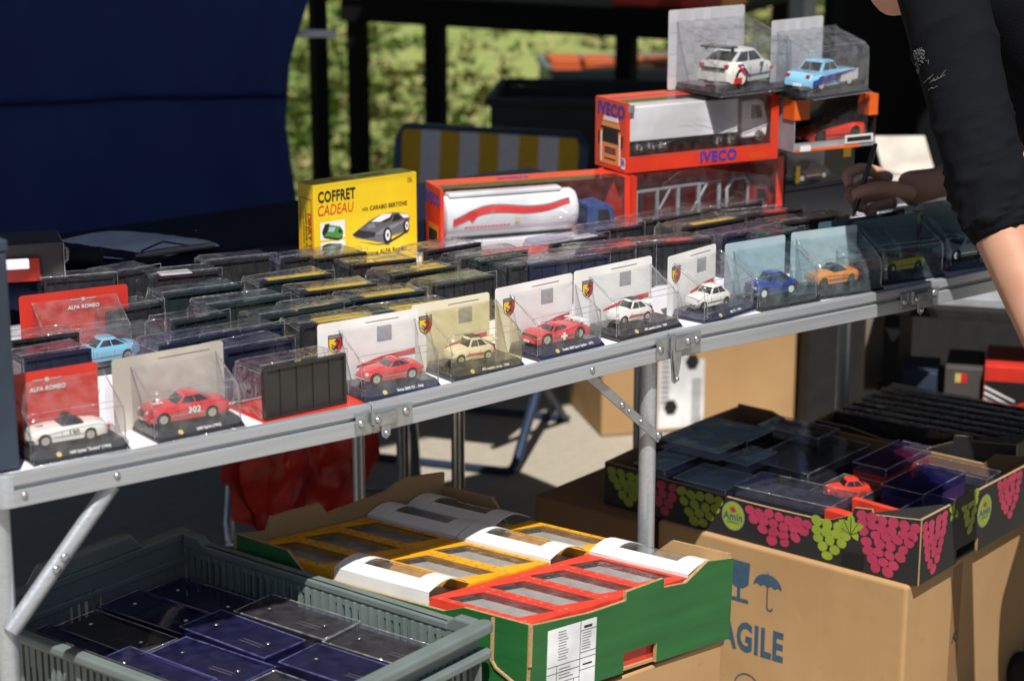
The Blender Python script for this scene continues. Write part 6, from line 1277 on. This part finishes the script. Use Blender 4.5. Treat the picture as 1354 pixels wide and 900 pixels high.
# near hand hangs out of the picture, resting towards the table front
nd = (NWr-NE).normalized(); side = nd.cross(Vector((0, 0, 1))).normalized(); npal = NWr+nd*.075
nf = []
for k, (off, ln) in enumerate(((-.030, .070), (-.010, .078), (.010, .073), (.029, .058))):
    b0 = NWr+nd*.085+side*off; nf.append([(b0, .0105), (b0+nd*ln*.4+Vector((0, .006, 0)), .0095), (b0+nd*ln*.72+Vector((0, .020, 0)), .0085), (b0+nd*ln+Vector((0, .042, .004)), .007)])
t0_ = NWr+nd*.03-side*.028; nf.append([(t0_, .013), (t0_+nd*.03-side*.025, .0115), (t0_+nd*.06-side*.035, .0095)])
narm = seg(NE, NWr, .043, .026, 7) + [(NWr.lerp(npal, .5), .030), (npal, .034)]
body = [seg(PEL, SPN, .12, .115, 3), seg(SPN, CHS, .115, .12, 3), seg(CHS, NCK, .09, .050, 2), seg(NCK, HDC, .050, .055, 3), seg(CHS, NS, .07, .045, 2), seg(NS, NE, .05, .043, 6), seg(CHS, FS, .07, .045, 2), seg(FS, FE, .05, .043, 6)]
right_ = Vector((cos(-.7), sin(-.7), 0)); fwd = Vector((-.45, .75, 0)).normalized(); lat = Vector((fwd.y, -fwd.x, 0))
lg = []
for s in (-1, 1):
    hip = PEL + lat*s*.09+Vector((0, 0, -.04)); kn = Vector((hip.x, hip.y, .46))+fwd*.07+lat*s*.02; an = Vector((kn.x, kn.y, .08))-fwd*.06; lg.append((hip, kn, an))
    body += [[(PEL, .12)] + seg(hip, kn, .08, .052, 4) + seg(kn, an, .052, .036, 4)[1:] + [(an+fwd*.09-Vector((0, 0, .035)), .032), (an+fwd*.16-Vector((0, 0, .045)), .024)]]
bo = skin('body', body + [farm, narm] + fing + nf, M['skin'], per, 2)
# head: rings from crown to chin, face towards the table
fdir = (A_(1130, -60, 3.05)-HDC); fdir.z = -.02; fdir.normalize(); hup = (Vector((0, 0, 1))+fdir*.25).normalized(); hsd = fdir.cross(hup).normalized(); hup = hsd.cross(fdir)
rings = []
for z, rx, rf, rb in ((.118, .02, .02, .03), (.105, .052, .05, .062), (.08, .068, .072, .085), (.045, .074, .086, .094), (.01, .074, .090, .092), (-.025, .070, .088, .078), (-.055, .062, .084, .056), (-.085, .050, .078, .035), (-.108, .032, .066, .01), (-.118, .012, .05, -.02)):
    row = []
    for k in range(24):
        a = 2*pi*k/24; f = cos(a); s_ = sin(a); e = (rf if f > 0 else rb)
        d_ = f*e; 
        if f > .93: d_ += {-.025: .016, .01: .006, -.055: .006}.get(z, 0)*(f-.93)/.07*1.4
        if .75 < f < .93 and z == .01: d_ -= .006
        row.append(HDC+hsd*(s_*rx)+fdir*d_+hup*z)
    rings.append(row)
q = MB(); q.loft(rings, True, True, True); hd = q.build('head', M['skin'], per, 80, sub=1)
q = MB(); q.loft([[HDC+(p-HDC)*1.04+hup*.004 for p in r_] for r_ in rings[:4]] + [[HDC+(rings[4][k]-HDC)*1.035 - (fdir*.03 if cos(2*pi*k/24) > .2 else Vector()) for k in range(24)]] + [[HDC+(rings[6][k]-HDC)*(1.05 if cos(2*pi*k/24) < -.1 else .8) - (fdir*.03 if cos(2*pi*k/24) >= -.1 else Vector())+hup*.02 for k in range(24)]], True, True, False); q.build('hair', M['hair'], per, 80, sub=1)
for s in (-1, 1):
    q = MB(); q.tube([HDC+hsd*s*.028+fdir*.078+hup*.012, HDC+hsd*s*.028+fdir*.0865+hup*.012], [.011, .007], 10); q.build('eye', M['ink_white'], hd, 60)
    q = MB(); q.tube([HDC+hsd*s*.072-fdir*.005+hup*.03, HDC+hsd*s*.082-fdir*.012+hup*.01, HDC+hsd*s*.076-fdir*.004-hup*.025], [.008, .012, .006], 8); q.build('ear', M['skin'], hd, 70)
q = MB(); q.tube([HDC-hsd*.022+fdir*.076-hup*.068, HDC+fdir*.083-hup*.07, HDC+hsd*.022+fdir*.076-hup*.068], [.003, .006, .003], 8); q.build('mouth', M['paint_maroon'], hd, 60)
# clothes
cuffN = NE + (NWr-NE).normalized()*.030; cuffF = FE+(FWr-FE).normalized()*.04
def folds(me):
    ua = (NE-NS); L_ = ua.length; ud = ua/L_
    for v in me.vertices:
        t = (v.co-NS).dot(ud); rad = (v.co-NS-ud*t)
        if rad.length < .13 and t > .0:
            a = math.atan2(rad.dot(Vector((0, -1, .2))), rad.dot(Vector((1, 0, 0)))); n_ = rad.normalized() if rad.length > 1e-6 else Vector()
            k1 = max(0, min(1, (t-L_*.50)/(L_*.4))) * max(0, min(1, (L_*1.09-t)/.03)); 
            pn = Vector((t*21+.9*sin(a+1), 1.1*cos(a), 1.1*sin(a))); r1 = 1-abs(noise.noise(pn))*2.2; r2 = 1-abs(noise.noise(pn*.45+Vector((5, 2, 7))))*2.2; v.co += n_*(.010*k1*max(-.4, r1)**3 + .0045*(1-.5*k1)*max(-.5, r2)**3 - .003)
UC = (NS+FS)/2.0; UC = UC.lerp(CHS, .25)
sw_ = skin('sweatshirt', [seg(PEL+Vector((0, 0, -.04)), SPN, .158, .145, 3) + seg(SPN, CHS, .145, .160, 2)[1:] + [(CHS.lerp(UC, .7), .150), (UC.lerp(NCK, .45), .105), (NCK.lerp(UC, .25), .066)], [(UC.lerp(NS, .30), .120)] + seg(UC.lerp(NS, .72), NS, .098, .080, 1) + seg(NS, NE, .074, .056, 16)[1:] + seg(NE, cuffN, .056, .047, 3)[1:],
    [(UC.lerp(FS, .30), .120)] + seg(UC.lerp(FS, .72), FS, .098, .080, 1) + seg(FS, FE, .075, .056, 10)[1:] + seg(FE, cuffF, .056, .050, 2)[1:]], M['sweat'], per, 3, folds)
q_ = [[(PEL+(h_-PEL)*.55+Vector((0, 0, .06)), .112), (PEL+(h_-PEL)*.8-Vector((0, 0, .03)), .110)] + seg(h_-Vector((0, 0, .08)), k_, .096, .066, 4) + seg(k_, a_, .066, .052, 4)[1:] for h_, k_, a_ in lg] + [[(PEL+Vector((0, 0, .10)), .135), (PEL, .140), (PEL-Vector((0, 0, .05)), .125)]]
skin('trousers', q_, M['jeans'], per, 2)
for h_, k_, a_ in lg:
    skin('shoe', [[(Vector((a_.x, a_.y, .052))-fwd*.03, .045), (Vector((a_.x, a_.y, .046))+fwd*.06, .044), (Vector((a_.x, a_.y, .038))+fwd*.15, .036), (Vector((a_.x, a_.y, .034))+fwd*.20, .030)]], M['black_matt'], per, 2)
# white print on the upper sleeve, laid on the cloth
bv = BVHTree.FromPolygons([v.co for v in sw_.data.vertices], [p.vertices for p in sw_.data.polygons])
def on_sleeve(px, py):
    d = (FW + RT*((px-677)/F) + UP*((450-py)/F)).normalized(); h = bv.ray_cast(CAM, d); 
    return h[0]+h[1]*.0008 if h[0] is not None else None
rnd = random.Random(9); q = MB()
def stroke(pts, r):
    pp_ = [on_sleeve(*p) for p in pts]; pp_ = [p for p in pp_ if p is not None]
    if len(pp_) > 1: q.tube(pp_, r, 4)
for i in range(26):
    x, y = rnd.uniform(1210, 1224), rnd.uniform(64, 87); x += (y-75)*.25; stroke([(x+rnd.uniform(-3, 3), y+rnd.uniform(-3, 3)) for _ in range(4)], .00045)
for i in range(8): x, y = rnd.uniform(1211, 1217), rnd.uniform(86, 99); stroke([(x, y), (x+rnd.uniform(-2, 3), y+3), (x+1, y+5)], .0004)
for a in ([(1222, 110), (1228, 104), (1231, 101), (1229, 105), (1234, 99)], [(1230, 110), (1235, 104), (1237, 107), (1240, 102), (1243, 104), (1246, 99), (1251, 93)], [(1228, 120), (1232, 116), (1235, 117), (1240, 114)], [(1219, 112), (1216, 118), (1221, 124)], [(1232, 108), (1240, 105), (1250, 99)]): stroke(a, .00045)
q.build('sleeve_print', M['print_grey'], per)
q = MB(); q.tube([A_(1158, 190, 3.40), A_(1155, 200, 3.40), A_(1131, 276, 3.41), A_(1128, 287, 3.41)], [.0035, .0048, .0048, .0012], 10)
tag(q.build('pen', M['black'], None, 50), 'black pen held upright in the writing hand', 'pen')
